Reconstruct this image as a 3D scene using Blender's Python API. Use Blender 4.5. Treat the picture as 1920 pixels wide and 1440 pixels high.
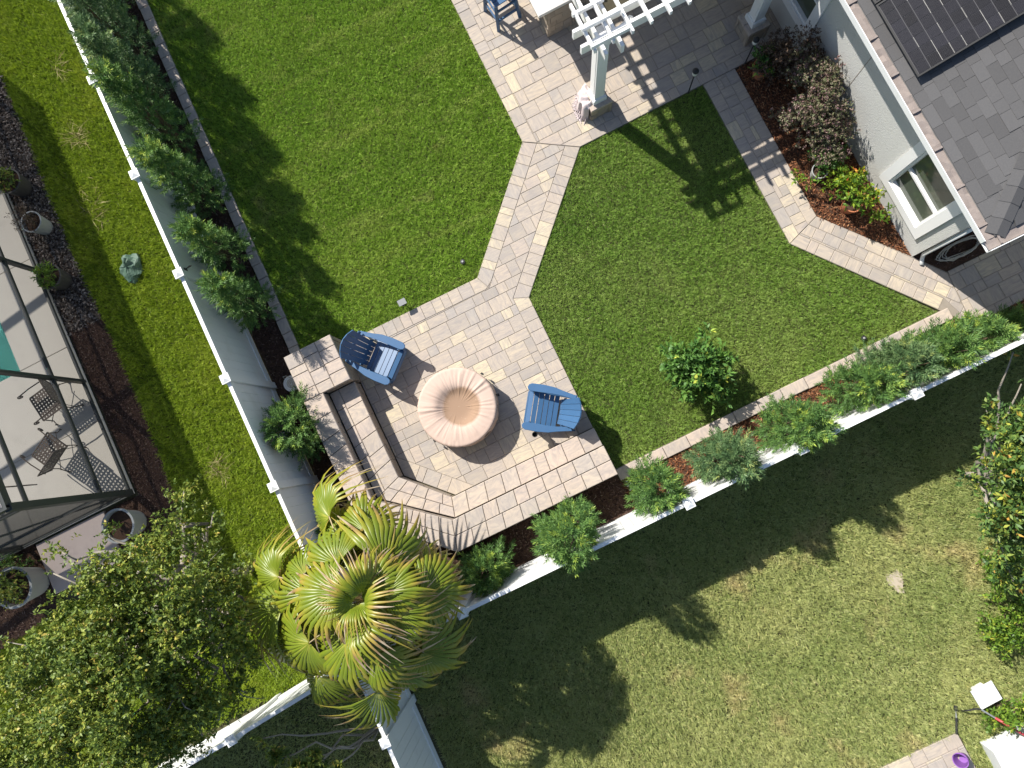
import bpy, math, random
import numpy as np
from mathutils import Vector, Matrix
random.seed(11); rng = np.random.default_rng(11)
for o in list(bpy.data.objects): bpy.data.objects.remove(o)
S = bpy.context.scene; COL = S.collection
R = math.radians
# ------------------------------------------------------------------ camera
# drone looking almost straight down; the yard frame: x towards the house, y along the long fence
FPX, HC, YAW = 1331.0, 12.8, R(26.1)
NV = Vector((1069.5-960, 822.4-720, FPX)).normalized()      # straight down in camera axes (x right, y down, z ahead)
XR = (Vector((1, 0, 0)) - NV*NV.x).normalized(); YD = NV.cross(XR)
CY, SY = math.cos(YAW), math.sin(YAW)
def to_yard(v):
    a, b, c = v.dot(XR), -v.dot(YD), -v.dot(NV)
    return Vector((a*CY+b*SY, -a*SY+b*CY, c))
def Y(px, py, z=0.0):
    """photo pixel (1920 wide) -> point of the yard at height z"""
    d = to_yard(Vector((px-960, py-720, FPX)))
    t = (HC-z)/-d.z
    return Vector((d.x*t, d.y*t, z))
cd = bpy.data.cameras.new('camera'); cam = bpy.data.objects.new('camera', cd); COL.objects.link(cam)
cr, cu, cb = to_yard(Vector((1, 0, 0))), to_yard(Vector((0, -1, 0))), to_yard(Vector((0, 0, -1)))
cam.matrix_world = Matrix(((cr.x, cu.x, cb.x, 0), (cr.y, cu.y, cb.y, 0), (cr.z, cu.z, cb.z, HC), (0, 0, 0, 1)))
cd.sensor_width = 36; cd.lens = FPX/1920*36; cd.clip_end = 500
S.camera = cam
# ------------------------------------------------------------------ light
SUN_EL, SUN_AZ = R(44), R(-65)                     # elevation; heading of the light on the ground
trav = Vector((math.cos(SUN_AZ)*math.cos(SUN_EL), math.sin(SUN_AZ)*math.cos(SUN_EL), -math.sin(SUN_EL)))
w = bpy.data.worlds.new('World'); S.world = w; w.use_nodes = True
nt = w.node_tree; nt.nodes.clear()
sky = nt.nodes.new('ShaderNodeTexSky'); sky.sky_type = 'NISHITA'; sky.sun_disc = False
sky.sun_elevation = SUN_EL; sky.sun_rotation = math.atan2(-trav.x, -trav.y)
bg = nt.nodes.new('ShaderNodeBackground'); bg.inputs[1].default_value = 0.088
wo = nt.nodes.new('ShaderNodeOutputWorld')
nt.links.new(sky.outputs[0], bg.inputs[0]); nt.links.new(bg.outputs[0], wo.inputs[0])
sl = bpy.data.lights.new('sun', 'SUN'); sl.energy = 4.6; sl.angle = R(0.53); sl.color = (1, .95, .87)
so = bpy.data.objects.new('sun', sl); COL.objects.link(so); so.location = (-6, 12, 20)
so.rotation_mode = 'QUATERNION'; so.rotation_quaternion = (-trav).to_track_quat('Z', 'Y')
S.view_settings.view_transform = 'Standard'; S.view_settings.look = 'None'
S.view_settings.exposure = 0.8; S.view_settings.gamma = 1
S.render.engine = 'CYCLES'; S.render.resolution_x = 1024; S.render.resolution_y = 768
S.cycles.max_bounces = 8; S.cycles.transparent_max_bounces = 24

# ------------------------------------------------------------------ materials
def new_mat(name):
    m = bpy.data.materials.new(name); m.use_nodes = True
    t = m.node_tree; t.nodes.clear()
    return m, t
def N(t, typ, **kw):
    n = t.nodes.new('ShaderNode'+typ)
    for k, v in kw.items():
        if k.startswith('i_'): n.inputs[k[2:].replace('_', ' ')].default_value = v
        else: setattr(n, k, v)
    return n
def c4(c): return (c[0], c[1], c[2], 1)
def ramp(t, stops, interp='LINEAR'):
    r = N(t, 'ValToRGB'); e = r.color_ramp; e.interpolation = interp
    while len(e.elements) < len(stops): e.elements.new(0.5)
    for el, (p, c) in zip(e.elements, stops): el.position = p; el.color = c4(c)
    return r
def mixc(t, a, b, fac, mode='MIX'):
    m = N(t, 'Mix', data_type='RGBA', blend_type=mode)
    for sock, v in ((m.inputs[0], fac), (m.inputs[6], a), (m.inputs[7], b)):
        if hasattr(v, 'links'): t.links.new(v, sock)
        elif isinstance(v, (int, float)): sock.default_value = v
        else: sock.default_value = c4(v)
    return m.outputs[2]
def mathn(t, op, a, b=0.0):
    m = N(t, 'Math', operation=op)
    for sock, v in ((m.inputs[0], a), (m.inputs[1], b)):
        if hasattr(v, 'links'): t.links.new(v, sock)
        else: sock.default_value = v
    return m.outputs[0]
def noise(t, scale, detail=4, vec=None, rough=.55):
    n = N(t, 'TexNoise'); n.inputs['Scale'].default_value = scale; n.inputs['Detail'].default_value = detail
    n.inputs['Roughness'].default_value = rough
    if vec is not None: t.links.new(vec, n.inputs['Vector'])
    return n.outputs['Fac']
def finish(t, col, rough=.7, spec=.3, bump=None, bstr=.3, bdist=.01, metal=0.0, sheen=0):
    p = N(t, 'BsdfPrincipled')
    if hasattr(col, 'links'): t.links.new(col, p.inputs['Base Color'])
    else: p.inputs['Base Color'].default_value = c4(col)
    if hasattr(rough, 'links'): t.links.new(rough, p.inputs['Roughness'])
    else: p.inputs['Roughness'].default_value = rough
    p.inputs['Specular IOR Level'].default_value = spec; p.inputs['Metallic'].default_value = metal
    if bump is not None:
        b = N(t, 'Bump'); b.inputs['Strength'].default_value = bstr; b.inputs['Distance'].default_value = bdist
        t.links.new(bump, b.inputs['Height']); t.links.new(b.outputs[0], p.inputs['Normal'])
    o = N(t, 'OutputMaterial'); t.links.new(p.outputs[0], o.inputs[0])
    return p
def pos(t): return N(t, 'NewGeometry').outputs['Position']
def ovec(t, scale=(1, 1, 1), shift=40.0):
    """object coordinates, shifted by the object's random so that pieces differ"""
    tc = N(t, 'TexCoord'); oi = N(t, 'ObjectInfo')
    s = mathn(t, 'MULTIPLY', oi.outputs['Random'], shift)
    a = N(t, 'VectorMath', operation='ADD'); t.links.new(tc.outputs['Object'], a.inputs[0]); t.links.new(s, a.inputs[1])
    m = N(t, 'Mapping'); m.inputs['Scale'].default_value = scale; t.links.new(a.outputs[0], m.inputs[0])
    return m.outputs[0], oi.outputs['Random']
def plain(name, a, b=None, scale=6, rough=.6, spec=.3, bscale=None, bstr=.2, bdist=.004, metal=0, rnd=0.0, dirt=None):
    m, t = new_mat(name); v, r = ovec(t)
    col = mixc(t, a, b or a, noise(t, scale, 5, v)) if b else a
    if dirt: 
        d = N(t, 'MapRange'); d.inputs[1].default_value = .56; d.inputs[2].default_value = .75
        t.links.new(noise(t, dirt[1], 6, pos(t), .65), d.inputs[0]); col = mixc(t, col, dirt[0], mathn(t, 'MULTIPLY', d.outputs[0], dirt[2]))
    if rnd:
        k = mathn(t, 'ADD', mathn(t, 'MULTIPLY', r, rnd), 1-rnd/2)
        g = N(t, 'CombineColor'); [t.links.new(k, g.inputs[i]) for i in range(3)]
        col = mixc(t, col, g.outputs[0], 1.0, 'MULTIPLY')
    finish(t, col, rough, spec, noise(t, bscale, 6, v) if bscale else None, bstr, bdist, metal)
    return m
def stone(name, stops, streak=(5, 26, 8), vein=.75, dark=(.2, .17, .14), swirl=.9):
    """concrete pavers: one tone per stone, streaks along it and soft clouds"""
    m, t = new_mat(name); v, r = ovec(t, streak)
    col = ramp(t, stops).outputs[0]; t.links.new(r, col.node.inputs[0])
    st = N(t, 'MapRange'); st.inputs[1].default_value = .38; st.inputs[2].default_value = .72
    sn = noise(t, 1.0, 5, v, .6); sn.node.inputs['Distortion'].default_value = swirl; t.links.new(sn, st.inputs[0])
    v2, _ = ovec(t, (5, 5, 5), 90)
    cl = N(t, 'MapRange'); cl.inputs[1].default_value = .35; cl.inputs[2].default_value = .7
    t.links.new(noise(t, 1.0, 4, v2), cl.inputs[0])
    warm = mixc(t, col, (.50, .41, .31), mathn(t, 'MULTIPLY', cl.outputs[0], .35))
    c2 = mixc(t, warm, (.27, .245, .24), mathn(t, 'MULTIPLY', st.outputs[0], vein))
    gr = N(t, 'MapRange'); gr.inputs[1].default_value = .55; gr.inputs[2].default_value = .8
    t.links.new(noise(t, .9, 6, pos(t), .7), gr.inputs[0])
    c3 = mixc(t, c2, dark, mathn(t, 'MULTIPLY', gr.outputs[0], .3))
    finish(t, c3, .85, .2, noise(t, 2.2, 6, v, .7), .35, .006)
    return m
def leafmat(name, stops, trans=.25, patch=None, rough=.5, spec=.35):
    """leaves and blades: tone from the 'rnd' attribute, optional broad patches of another tone"""
    m, t = new_mat(name)
    a = N(t, 'Attribute', attribute_name='rnd')
    col = ramp(t, stops).outputs[0]; t.links.new(a.outputs['Fac'], col.node.inputs[0])
    for pc, sc, lo, hi, k, *strch in (patch or []):
        d = N(t, 'MapRange'); d.inputs[1].default_value = lo; d.inputs[2].default_value = hi
        vec = pos(t)
        if strch:
            mp = N(t, 'Mapping'); mp.inputs['Scale'].default_value = strch[0]; mp.inputs['Rotation'].default_value = (0, 0, R(12)); t.links.new(vec, mp.inputs[0]); vec = mp.outputs[0]
        t.links.new(noise(t, sc, 5, vec, .6), d.inputs[0])
        col = mixc(t, col, pc, mathn(t, 'MULTIPLY', d.outputs[0], k))
    p = N(t, 'BsdfPrincipled'); t.links.new(col, p.inputs['Base Color'])
    p.inputs['Roughness'].default_value = rough; p.inputs['Specular IOR Level'].default_value = spec
    tr = N(t, 'BsdfTranslucent'); t.links.new(mixc(t, col, (1.0, .95, .3), .25, 'MULTIPLY'), tr.inputs[0])
    mx = N(t, 'MixShader'); mx.inputs[0].default_value = trans
    t.links.new(p.outputs[0], mx.inputs[1]); t.links.new(tr.outputs[0], mx.inputs[2])
    o = N(t, 'OutputMaterial'); t.links.new(mx.outputs[0], o.inputs[0])
    return m
MT = {}
MT['paver'] = stone('paver', [(0, (0.310, 0.283, 0.251)), (.2, (0.412, 0.359, 0.300)), (.4, (0.450, 0.386, 0.312)), (.55, (0.356, 0.328, 0.296)), (.72, (0.441, 0.372, 0.308)), (.86, (0.469, 0.404, 0.312)), (.93, (0.552, 0.476, 0.337)), (1, (0.581, 0.503, 0.352))])
MT['cap'] = stone('cap', [(0, (0.386, 0.343, 0.300)), (.3, (0.461, 0.387, 0.320)), (.6, (0.496, 0.404, 0.337)), (.8, (0.415, 0.369, 0.328)), (1, (0.516, 0.431, 0.345))], (3.2, 7, 6), .75, swirl=2.6)
MT['block'] = stone('block', [(0, (0.288, 0.239, 0.180)), (.5, (0.346, 0.286, 0.218)), (1, (0.259, 0.229, 0.190))], (6, 6, 20), .3)
MT['bedding'] = plain('bedding', (.22, .19, .155), (.30, .265, .22), 12, .95)
MT['ground'] = plain('ground', (.07, .07, .03), (.10, .09, .05), 2, .95)
MT['sand'] = plain('sand', (.38, .32, .24), (.45, .39, .30), 14, .95, .1)
MT['soil'] = plain('soil', (.055, .035, .026), (.10, .06, .04), 18, .95, .1, 40, .8, .02)
MT['vinyl'] = plain('vinyl', (.78, .79, .78), (.72, .73, .72), 3, .42, .4, None, dirt=((.5, .5, .44), 2.2, .35))
MT['paint'] = plain('paint', (.80, .80, .79), (.76, .76, .75), 4, .45, .4)
MT['stucco'] = plain('stucco', (0.529, 0.529, 0.506), (0.575, 0.575, 0.546), 3, .9, .1, 60, .8, .012)
MT['glass'] = plain('glass', (.06, .075, .058), (.10, .12, .085), 2, .08, .6)  # lighter greenish tone paints the panes' reflection into the base colour
MT['shade'] = plain('shade', (.30, .31, .29), (.34, .34, .32), 3, .8)
MT['shingle'] = plain('shingle', (0.079, 0.079, 0.083), (0.113, 0.110, 0.108), 55, .95, .1, 160, .5, .004, 0, .26)
MT['flash'] = plain('flash', (.10, .10, .10), (.13, .13, .13), 5, .8)
MT['debris'] = plain('debris', (0.216, 0.180, 0.162), (0.304, 0.262, 0.238), 14, .9, .1, 60, .5, .01)
MT['cell'] = plain('cell', (.009, .009, .014), (.013, .013, .018), 4, .45, .15, rnd=.9)
MT['busbar'] = plain('busbar', (.075, .075, .082), None, 5, .6, .2)
MT['cloth_dark'] = plain('cloth_dark', (.05, .045, .033), (.085, .075, .05), 9, .95, .05, 30, .5, .02)
MT['silver'] = plain('silver', (.62, .62, .60), None, 5, .35, .5, metal=.8)
MT['blackmetal'] = plain('blackmetal', (.02, .02, .02), (.035, .035, .035), 9, .5)
MT['blue'] = plain('blue', (.038, .10, .205), (.046, .118, .235), 7, .42, .45, 30, .1, .002, 0, .12)
MT['bronze'] = plain('bronze', (.035, .04, .038), (.05, .055, .05), 6, .45, .4)
MT['iron'] = plain('iron', (.075, .055, .042), (.11, .08, .06), 12, .5, .4)
MT['deck'] = plain('deck', (0.675, 0.634, 0.567), (0.743, 0.702, 0.621), 3, .85, .15, 50, .2, .004, dirt=((0.486, 0.459, 0.405), 1.3, .4))
MT['slab'] = plain('slab', (.42, .35, .32), (.48, .41, .37), 4, .9, .1, dirt=((.28, .24, .22), 2.5, .5))
MT['potgrey'] = plain('potgrey', (.30, .31, .30), (.36, .37, .36), 5, .6, .3, 25, .2)
MT['potdark'] = plain('potdark', (.055, .052, .048), (.08, .075, .07), 6, .6)
MT['terracotta'] = plain('terracotta', (.42, .15, .07), (.48, .19, .10), 5, .8, .2)
MT['bark'] = plain('bark', (.22, .19, .15), (.36, .33, .28), 18, .9, .1, 40, .6, .01)
MT['stem'] = plain('stem', (.10, .07, .045), (.15, .11, .07), 20, .9)
MT['granite'] = plain('granite', (.50, .47, .43), (.70, .67, .62), 90, .25, .5)
MT['throw'] = plain('throw', (.50, .40, .40), (.66, .61, .60), 30, .95, .1, 60, .6, .01)
MT['whiteplastic'] = plain('whiteplastic', (.74, .75, .74), (.66, .67, .66), 4, .4, .4)
MT['greentarp'] = plain('greentarp', (.05, .095, .068), (.085, .14, .105), 5, .55, .3, 8, .3, .01)
MT['purple'] = plain('purple', (0.192, 0.075, 0.300), (0.216, 0.090, 0.330), 5, .45, .4)
MT['red'] = plain('red', (.45, .05, .06), (.5, .07, .07), 5, .4, .4)
MT['hose'] = plain('hose', (.50, .47, .40), None, 5, .5)
MT['lens'] = plain('lens', (.68, .66, .60), None, 5, .35, .5)
MT['straw'] = plain('straw', (.34, .27, .16), (.42, .34, .20), 9, .9)
def cover_mat():
    m, t = new_mat('cover_fabric'); tc = N(t, 'TexCoord'); sx = N(t, 'SeparateXYZ'); t.links.new(tc.outputs['Object'], sx.inputs[0])
    cx = mathn(t, 'ADD', sx.outputs[0], -.07); cy = mathn(t, 'ADD', sx.outputs[1], .02)
    r = mathn(t, 'SQRT', mathn(t, 'ADD', mathn(t, 'MULTIPLY', cx, cx), mathn(t, 'MULTIPLY', cy, cy)))
    r2 = mathn(t, 'ADD', r, mathn(t, 'MULTIPLY', noise(t, 7, 5), .07))
    d = N(t, 'MapRange'); d.inputs[1].default_value = .345; d.inputs[2].default_value = .40; t.links.new(r2, d.inputs[0])
    base = mixc(t, (.48, .36, .295), (.53, .405, .335), noise(t, 5, 4))
    col = mixc(t, (.30, .20, .135), base, d.outputs[0])     # rain-stained hollow
    sp = N(t, 'MapRange'); sp.inputs[1].default_value = .68; sp.inputs[2].default_value = .74; t.links.new(noise(t, 45, 3), sp.inputs[0])
    inv = mathn(t, 'SUBTRACT', 1.0, d.outputs[0])
    col = mixc(t, col, (.72, .62, .5), mathn(t, 'MULTIPLY', mathn(t, 'MULTIPLY', sp.outputs[0], inv), .6))
    finish(t, col, .8, .2, noise(t, 90, 4), .15, .003)
    return m
MT['cover'] = cover_mat()
def water_mat():
    m, t = new_mat('pool_water')
    p = finish(t, (.75, .95, .92), .04, .5, noise(t, 5, 3), .08, .02)
    p.inputs['Transmission Weight'].default_value = 1.0; p.inputs['IOR'].default_value = 1.33
    return m
MT['water'] = water_mat(); MT['poolshell'] = plain('poolshell', (.16, .50, .46), (.20, .55, .50), 3, .8)
def screen_mat(nm, t0=.8):
    """insect mesh: the flatter a ray meets it, the more thread it crosses"""
    m, t = new_mat(nm); p = N(t, 'BsdfDiffuse'); p.inputs[0].default_value = (.06, .06, .06, 1)
    ge = N(t, 'NewGeometry'); dt = N(t, 'VectorMath', operation='DOT_PRODUCT'); t.links.new(ge.outputs['Incoming'], dt.inputs[0]); t.links.new(ge.outputs['Normal'], dt.inputs[1])
    c = mathn(t, 'MAXIMUM', mathn(t, 'ABSOLUTE', dt.outputs['Value']), .08); tt = mathn(t, 'POWER', t0, mathn(t, 'DIVIDE', 1.0, c))
    tr = N(t, 'BsdfTransparent'); mx = N(t, 'MixShader'); t.links.new(tt, mx.inputs[0])
    t.links.new(p.outputs[0], mx.inputs[1]); t.links.new(tr.outputs[0], mx.inputs[2])
    o = N(t, 'OutputMaterial'); t.links.new(mx.outputs[0], o.inputs[0]); return m
MT['screen'] = screen_mat('roof_screen', .84); MT['wall_screen'] = screen_mat('wall_screen', .62)
# foliage and grass
MT['grass_main'] = leafmat('grass_main', [(0, (0.078, 0.149, 0.017)), (.35, (0.196, 0.337, 0.034)), (.62, (0.294, 0.461, 0.055)), (.88, (0.418, 0.562, 0.103)), (1, (0.628, 0.599, 0.266))], .3,  # darkest blade tones paint in the shade of gaps between blades
    [((0.431, 0.524, 0.103), .55, .47, .68, .5), ((0.601, 0.499, 0.242), 1.3, .61, .74, .5), ((0.143, 0.281, 0.026), 1.1, .5, .7, .5), ((0.444, 0.512, 0.133), 1.0, .53, .68, .5, (.5, 2.6, 1))])
MT['grass_fine'] = leafmat('grass_fine', [(0, (0.061, 0.126, 0.019)), (.35, (0.155, 0.274, 0.037)), (.62, (0.228, 0.371, 0.058)), (.88, (0.345, 0.470, 0.105)), (1, (0.534, 0.535, 0.252))], .3,  # dark low end again puts shade between the blades into the colour
    [((0.367, 0.447, 0.126), .42, .45, .66, .6), ((0.512, 0.437, 0.221), 2.2, .67, .78, .5), ((0.111, 0.235, 0.027), .9, .52, .7, .5), ((0.334, 0.415, 0.105), 1.0, .52, .70, .4, (.45, 1.6, 1))])
MT['grass_strip'] = leafmat('grass_strip', [(0, (0.074, 0.128, 0.010)), (.4, (0.179, 0.270, 0.018)), (.7, (0.284, 0.383, 0.026)), (.9, (0.367, 0.449, 0.050)), (1, (0.504, 0.479, 0.140))], .32,
    [((0.378, 0.428, 0.045), .8, .5, .7, .45), ((0.326, 0.224, 0.110), 2.3, .69, .78, .5)])
MT['grass_old'] = leafmat('grass_old', [(0, (0.157, 0.211, 0.060)), (.45, (0.292, 0.345, 0.107)), (.8, (0.460, 0.477, 0.181)), (1, (0.724, 0.600, 0.301))], .28,
    [((0.485, 0.490, 0.193), .6, .47, .66, .5), ((0.652, 0.490, 0.257), .75, .57, .72, .65), ((0.193, 0.279, 0.064), .5, .52, .7, .45)])
MT['podo'] = leafmat('podo', [(0, (0.050, 0.112, 0.029)), (.45, (0.103, 0.205, 0.053)), (.75, (0.171, 0.298, 0.069)), (.92, (0.343, 0.452, 0.069)), (1, (0.503, 0.575, 0.097))], .2)
MT['podo_blue'] = leafmat('podo_blue', [(0, (0.050, 0.107, 0.043)), (.45, (0.115, 0.205, 0.079)), (.8, (0.196, 0.293, 0.116)), (1, (0.413, 0.469, 0.130))], .2)
MT['tree'] = leafmat('tree', [(0, (0.051, 0.094, 0.022)), (.35, (0.122, 0.188, 0.034)), (.7, (0.256, 0.312, 0.048)), (.9, (0.422, 0.400, 0.072)), (1, (0.538, 0.375, 0.096))], .22)
MT['tree_yellow'] = leafmat('tree_yellow', [(0, (0.043, 0.094, 0.029)), (.5, (0.102, 0.189, 0.043)), (.75, (0.203, 0.275, 0.051)), (.9, (0.478, 0.478, 0.072)), (1, (0.580, 0.319, 0.072))], .22)
MT['citrus'] = leafmat('citrus', [(0, (0.046, 0.119, 0.026)), (.5, (0.092, 0.203, 0.041)), (.9, (0.166, 0.304, 0.056)), (1, (0.552, 0.607, 0.097))], .2, None, .48, .3)
MT['loro'] = leafmat('loro', [(0, (0.075, 0.080, 0.046)), (.3, (0.164, 0.191, 0.091)), (.55, (0.238, 0.191, 0.130)), (.8, (0.224, 0.128, 0.136)), (1, (0.357, 0.208, 0.228))], .2)
MT['brown'] = leafmat('brown', [(0, (.045, .03, .022)), (.6, (.12, .08, .055)), (1, (.2, .13, .09))], .15)
MT['croton'] = leafmat('croton', [(0, (0.057, 0.127, 0.017)), (.45, (0.138, 0.253, 0.023)), (.8, (0.310, 0.391, 0.034)), (.93, (0.517, 0.483, 0.046)), (1, (0.575, 0.161, 0.046))], .28)
MT['hedge'] = leafmat('hedge', [(0, (0.054, 0.121, 0.016)), (.5, (0.135, 0.243, 0.027)), (.85, (0.257, 0.365, 0.041)), (1, (0.513, 0.486, 0.068))], .28)
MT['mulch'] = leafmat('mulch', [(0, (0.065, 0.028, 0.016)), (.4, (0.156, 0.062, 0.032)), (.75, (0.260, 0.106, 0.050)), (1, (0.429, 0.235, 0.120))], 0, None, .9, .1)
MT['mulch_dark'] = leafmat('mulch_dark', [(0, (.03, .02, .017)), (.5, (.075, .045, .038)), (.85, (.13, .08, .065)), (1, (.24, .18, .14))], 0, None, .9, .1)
MT['chip_grey'] = leafmat('chip_grey', [(0, (.04, .032, .026)), (.5, (.105, .085, .07)), (.85, (.2, .17, .145)), (1, (.36, .30, .25))], 0, None, .9, .1)
def palm_mat():
    m, t = new_mat('palm_frond'); a = N(t, 'Attribute', attribute_name='along'); b = N(t, 'Attribute', attribute_name='rnd')
    k = mathn(t, 'ADD', a.outputs['Fac'], mathn(t, 'MULTIPLY', mathn(t, 'SUBTRACT', b.outputs['Fac'], .5), .34))
    col = ramp(t, [(0, (.36, .37, .06)), (.12, (.20, .26, .025)), (.45, (.165, .225, .015)), (.70, (.27, .28, .025)), (.83, (.40, .30, .06)), (.94, (.30, .19, .10)), (1, (.46, .37, .26))]).outputs[0]
    t.links.new(k, col.node.inputs[0])
    p = N(t, 'BsdfPrincipled'); t.links.new(col, p.inputs['Base Color']); p.inputs['Roughness'].default_value = .38; p.inputs['Specular IOR Level'].default_value = .5
    tr = N(t, 'BsdfTranslucent'); t.links.new(col, tr.inputs[0]); mx = N(t, 'MixShader'); mx.inputs[0].default_value = .28
    t.links.new(p.outputs[0], mx.inputs[1]); t.links.new(tr.outputs[0], mx.inputs[2])
    o = N(t, 'OutputMaterial'); t.links.new(mx.outputs[0], o.inputs[0]); return m
MT['palm'] = palm_mat()

# ------------------------------------------------------------------ mesh helpers
class MB:
    """collects shapes; build() links them as one mesh object"""
    def __init__(s): s.v = []; s.f = []
    def add(s, vs, fs):
        k = len(s.v); s.v += [tuple(v) for v in vs]; s.f += [tuple(i+k for i in f) for f in fs]; return s
    def box(s, c, d, rz=0, m=None):
        x, y, z = d[0]/2, d[1]/2, d[2]/2
        vs = [Vector((sx*x, sy*y, sz*z)) for sz in (-1, 1) for sy in (-1, 1) for sx in (-1, 1)]
        q = m if m is not None else Matrix.Rotation(rz, 3, 'Z')
        vs = [q @ v + Vector(c) for v in vs]
        return s.add(vs, [(0, 2, 3, 1), (4, 5, 7, 6), (0, 1, 5, 4), (2, 6, 7, 3), (0, 4, 6, 2), (1, 3, 7, 5)])
    def bar(s, p, q, wd, ht, up=(0, 0, 1)):
        p, q = Vector(p), Vector(q); d = q-p; x = d.normalized(); u = Vector(up)
        y = u.cross(x)
        if y.length < 1e-5: y = Vector((0, 1, 0)).cross(x)
        y.normalize(); z = x.cross(y)
        return s.box((p+q)/2, (d.length, wd, ht), m=Matrix((x, y, z)).transposed())
    def prism(s, poly, z0, z1, bev=0.0):
        n = len(poly); vs = [(x, y, z0) for x, y in poly]
        if bev:
            ins = inset(poly, bev)
            vs += [(x, y, z1-bev) for x, y in poly] + [(x, y, z1) for x, y in ins]
            fs = [(i, (i+1) % n, n+(i+1) % n, n+i) for i in range(n)] + [(n+i, n+(i+1) % n, 2*n+(i+1) % n, 2*n+i) for i in range(n)]
            fs += [tuple(range(2*n, 3*n)), tuple(range(n-1, -1, -1))]
        else:
            vs += [(x, y, z1) for x, y in poly]
            fs = [(i, (i+1) % n, n+(i+1) % n, n+i) for i in range(n)] + [tuple(range(n, 2*n)), tuple(range(n-1, -1, -1))]
        return s.add(vs, fs)
    def tube(s, pts, rad, n=8, cap=True, squash=1.0):
        pts = [Vector(p) for p in pts]; k = len(pts); rad = rad if isinstance(rad, (list, tuple)) else [rad]*k
        vs = []; u = None
        for i, p in enumerate(pts):
            d = (pts[min(i+1, k-1)]-pts[max(i-1, 0)]).normalized()
            if u is None: u = d.orthogonal().normalized()
            u = (u-d*u.dot(d)).normalized(); b = d.cross(u)
            vs += [p+(u*math.cos(2*math.pi*j/n)+b*math.sin(2*math.pi*j/n)*squash)*rad[i] for j in range(n)]
        fs = [(i*n+j, i*n+(j+1) % n, (i+1)*n+(j+1) % n, (i+1)*n+j) for i in range(k-1) for j in range(n)]
        if cap: fs += [tuple(range(n-1, -1, -1)), tuple(range((k-1)*n, k*n))]
        return s.add(vs, fs)
    def lathe(s, prof, n=24, c=(0, 0, 0), wob=None):
        vs = []
        for r, z in prof:
            for j in range(n):
                a = 2*math.pi*j/n; rr = r*(1+(wob(a, z) if wob else 0))
                vs.append((c[0]+rr*math.cos(a), c[1]+rr*math.sin(a), c[2]+z))
        k = len(prof)
        fs = [(i*n+j, i*n+(j+1) % n, (i+1)*n+(j+1) % n, (i+1)*n+j) for i in range(k-1) for j in range(n)]
        return s.add(vs, fs)
    def mesh(s, name):
        me = bpy.data.meshes.new(name); me.from_pydata(s.v, [], s.f); me.update(); return me
    def build(s, name, mat, parent=None, loc=(0, 0, 0), rz=0, smooth=False):
        me = s.mesh(name); me.materials.append(MT[mat] if isinstance(mat, str) else mat)
        if smooth: me.polygons.foreach_set('use_smooth', [True]*len(me.polygons))
        return link(name, me, parent, loc, rz)
def link(name, data, parent=None, loc=(0, 0, 0), rz=0):
    o = bpy.data.objects.new(name, data); COL.objects.link(o); o.location = loc; o.rotation_euler = (0, 0, rz)
    if parent is not None: o.parent = parent
    return o
def tag(o, label, cat, group=None):
    o['label'] = label; o['category'] = cat
    if group: o['group'] = group
    return o
def thing(name, label, cat, loc=(0, 0, 0), rz=0, group=None):
    return tag(link(name, None, None, loc, rz), label, cat, group)
def struct(o): o['kind'] = 'structure'; return o
def stuff(o): o['kind'] = 'stuff'; return o
def copy_tree(o, parent=None):
    c = o.copy(); COL.objects.link(c); c.parent = parent
    for ch in [q for q in bpy.data.objects if q.parent == o]: copy_tree(ch, c)
    return c
def area(p): return sum(p[i][0]*p[(i+1) % len(p)][1]-p[(i+1) % len(p)][0]*p[i][1] for i in range(len(p)))/2
def inset(poly, d):
    """offset a ccw polygon inwards; d one width or one per edge"""
    n = len(poly); ds = d if isinstance(d, (list, tuple)) else [d]*n; out = []
    for i in range(n):
        a, b, c = Vector(poly[i-1]), Vector(poly[i]), Vector(poly[(i+1) % n])
        d1, d2 = (b-a), (c-b)
        if d1.length < 1e-6 or d2.length < 1e-6: out.append(tuple(b)); continue
        d1.normalize(); d2.normalize(); n1, n2 = Vector((-d1.y, d1.x)), Vector((-d2.y, d2.x))
        w1, w2 = ds[i-1], ds[i]; cr = d1.x*d2.y-d1.y*d2.x
        if abs(cr) < .02: out.append(tuple(b+n1*max(w1, w2))); continue
        p1, p2 = a+n1*w1, b+n2*w2; k = ((p2.x-p1.x)*d2.y-(p2.y-p1.y)*d2.x)/cr
        out.append(tuple(p1+d1*k))
    return out
def clip(poly, cell):
    """part of poly inside the convex ccw cell"""
    out = list(poly)
    for i in range(len(cell)):
        a, b = cell[i], cell[(i+1) % len(cell)]; inp, out = out, []
        if not inp: return []
        side = lambda p: (b[0]-a[0])*(p[1]-a[1])-(b[1]-a[1])*(p[0]-a[0])
        for j in range(len(inp)):
            p, q = inp[j-1], inp[j]; sp, sq = side(p), side(q)
            if (sp < 0) != (sq < 0):
                k = sp/(sp-sq); out.append((p[0]+(q[0]-p[0])*k, p[1]+(q[1]-p[1])*k))
            if sq >= 0: out.append(q)
    cl = []
    for p in out:
        if not cl or math.hypot(p[0]-cl[-1][0], p[1]-cl[-1][1]) > .006: cl.append(p)
    if len(cl) > 1 and math.hypot(cl[0][0]-cl[-1][0], cl[0][1]-cl[-1][1]) <= .006: cl.pop()
    return cl if len(cl) > 2 else []
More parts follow.
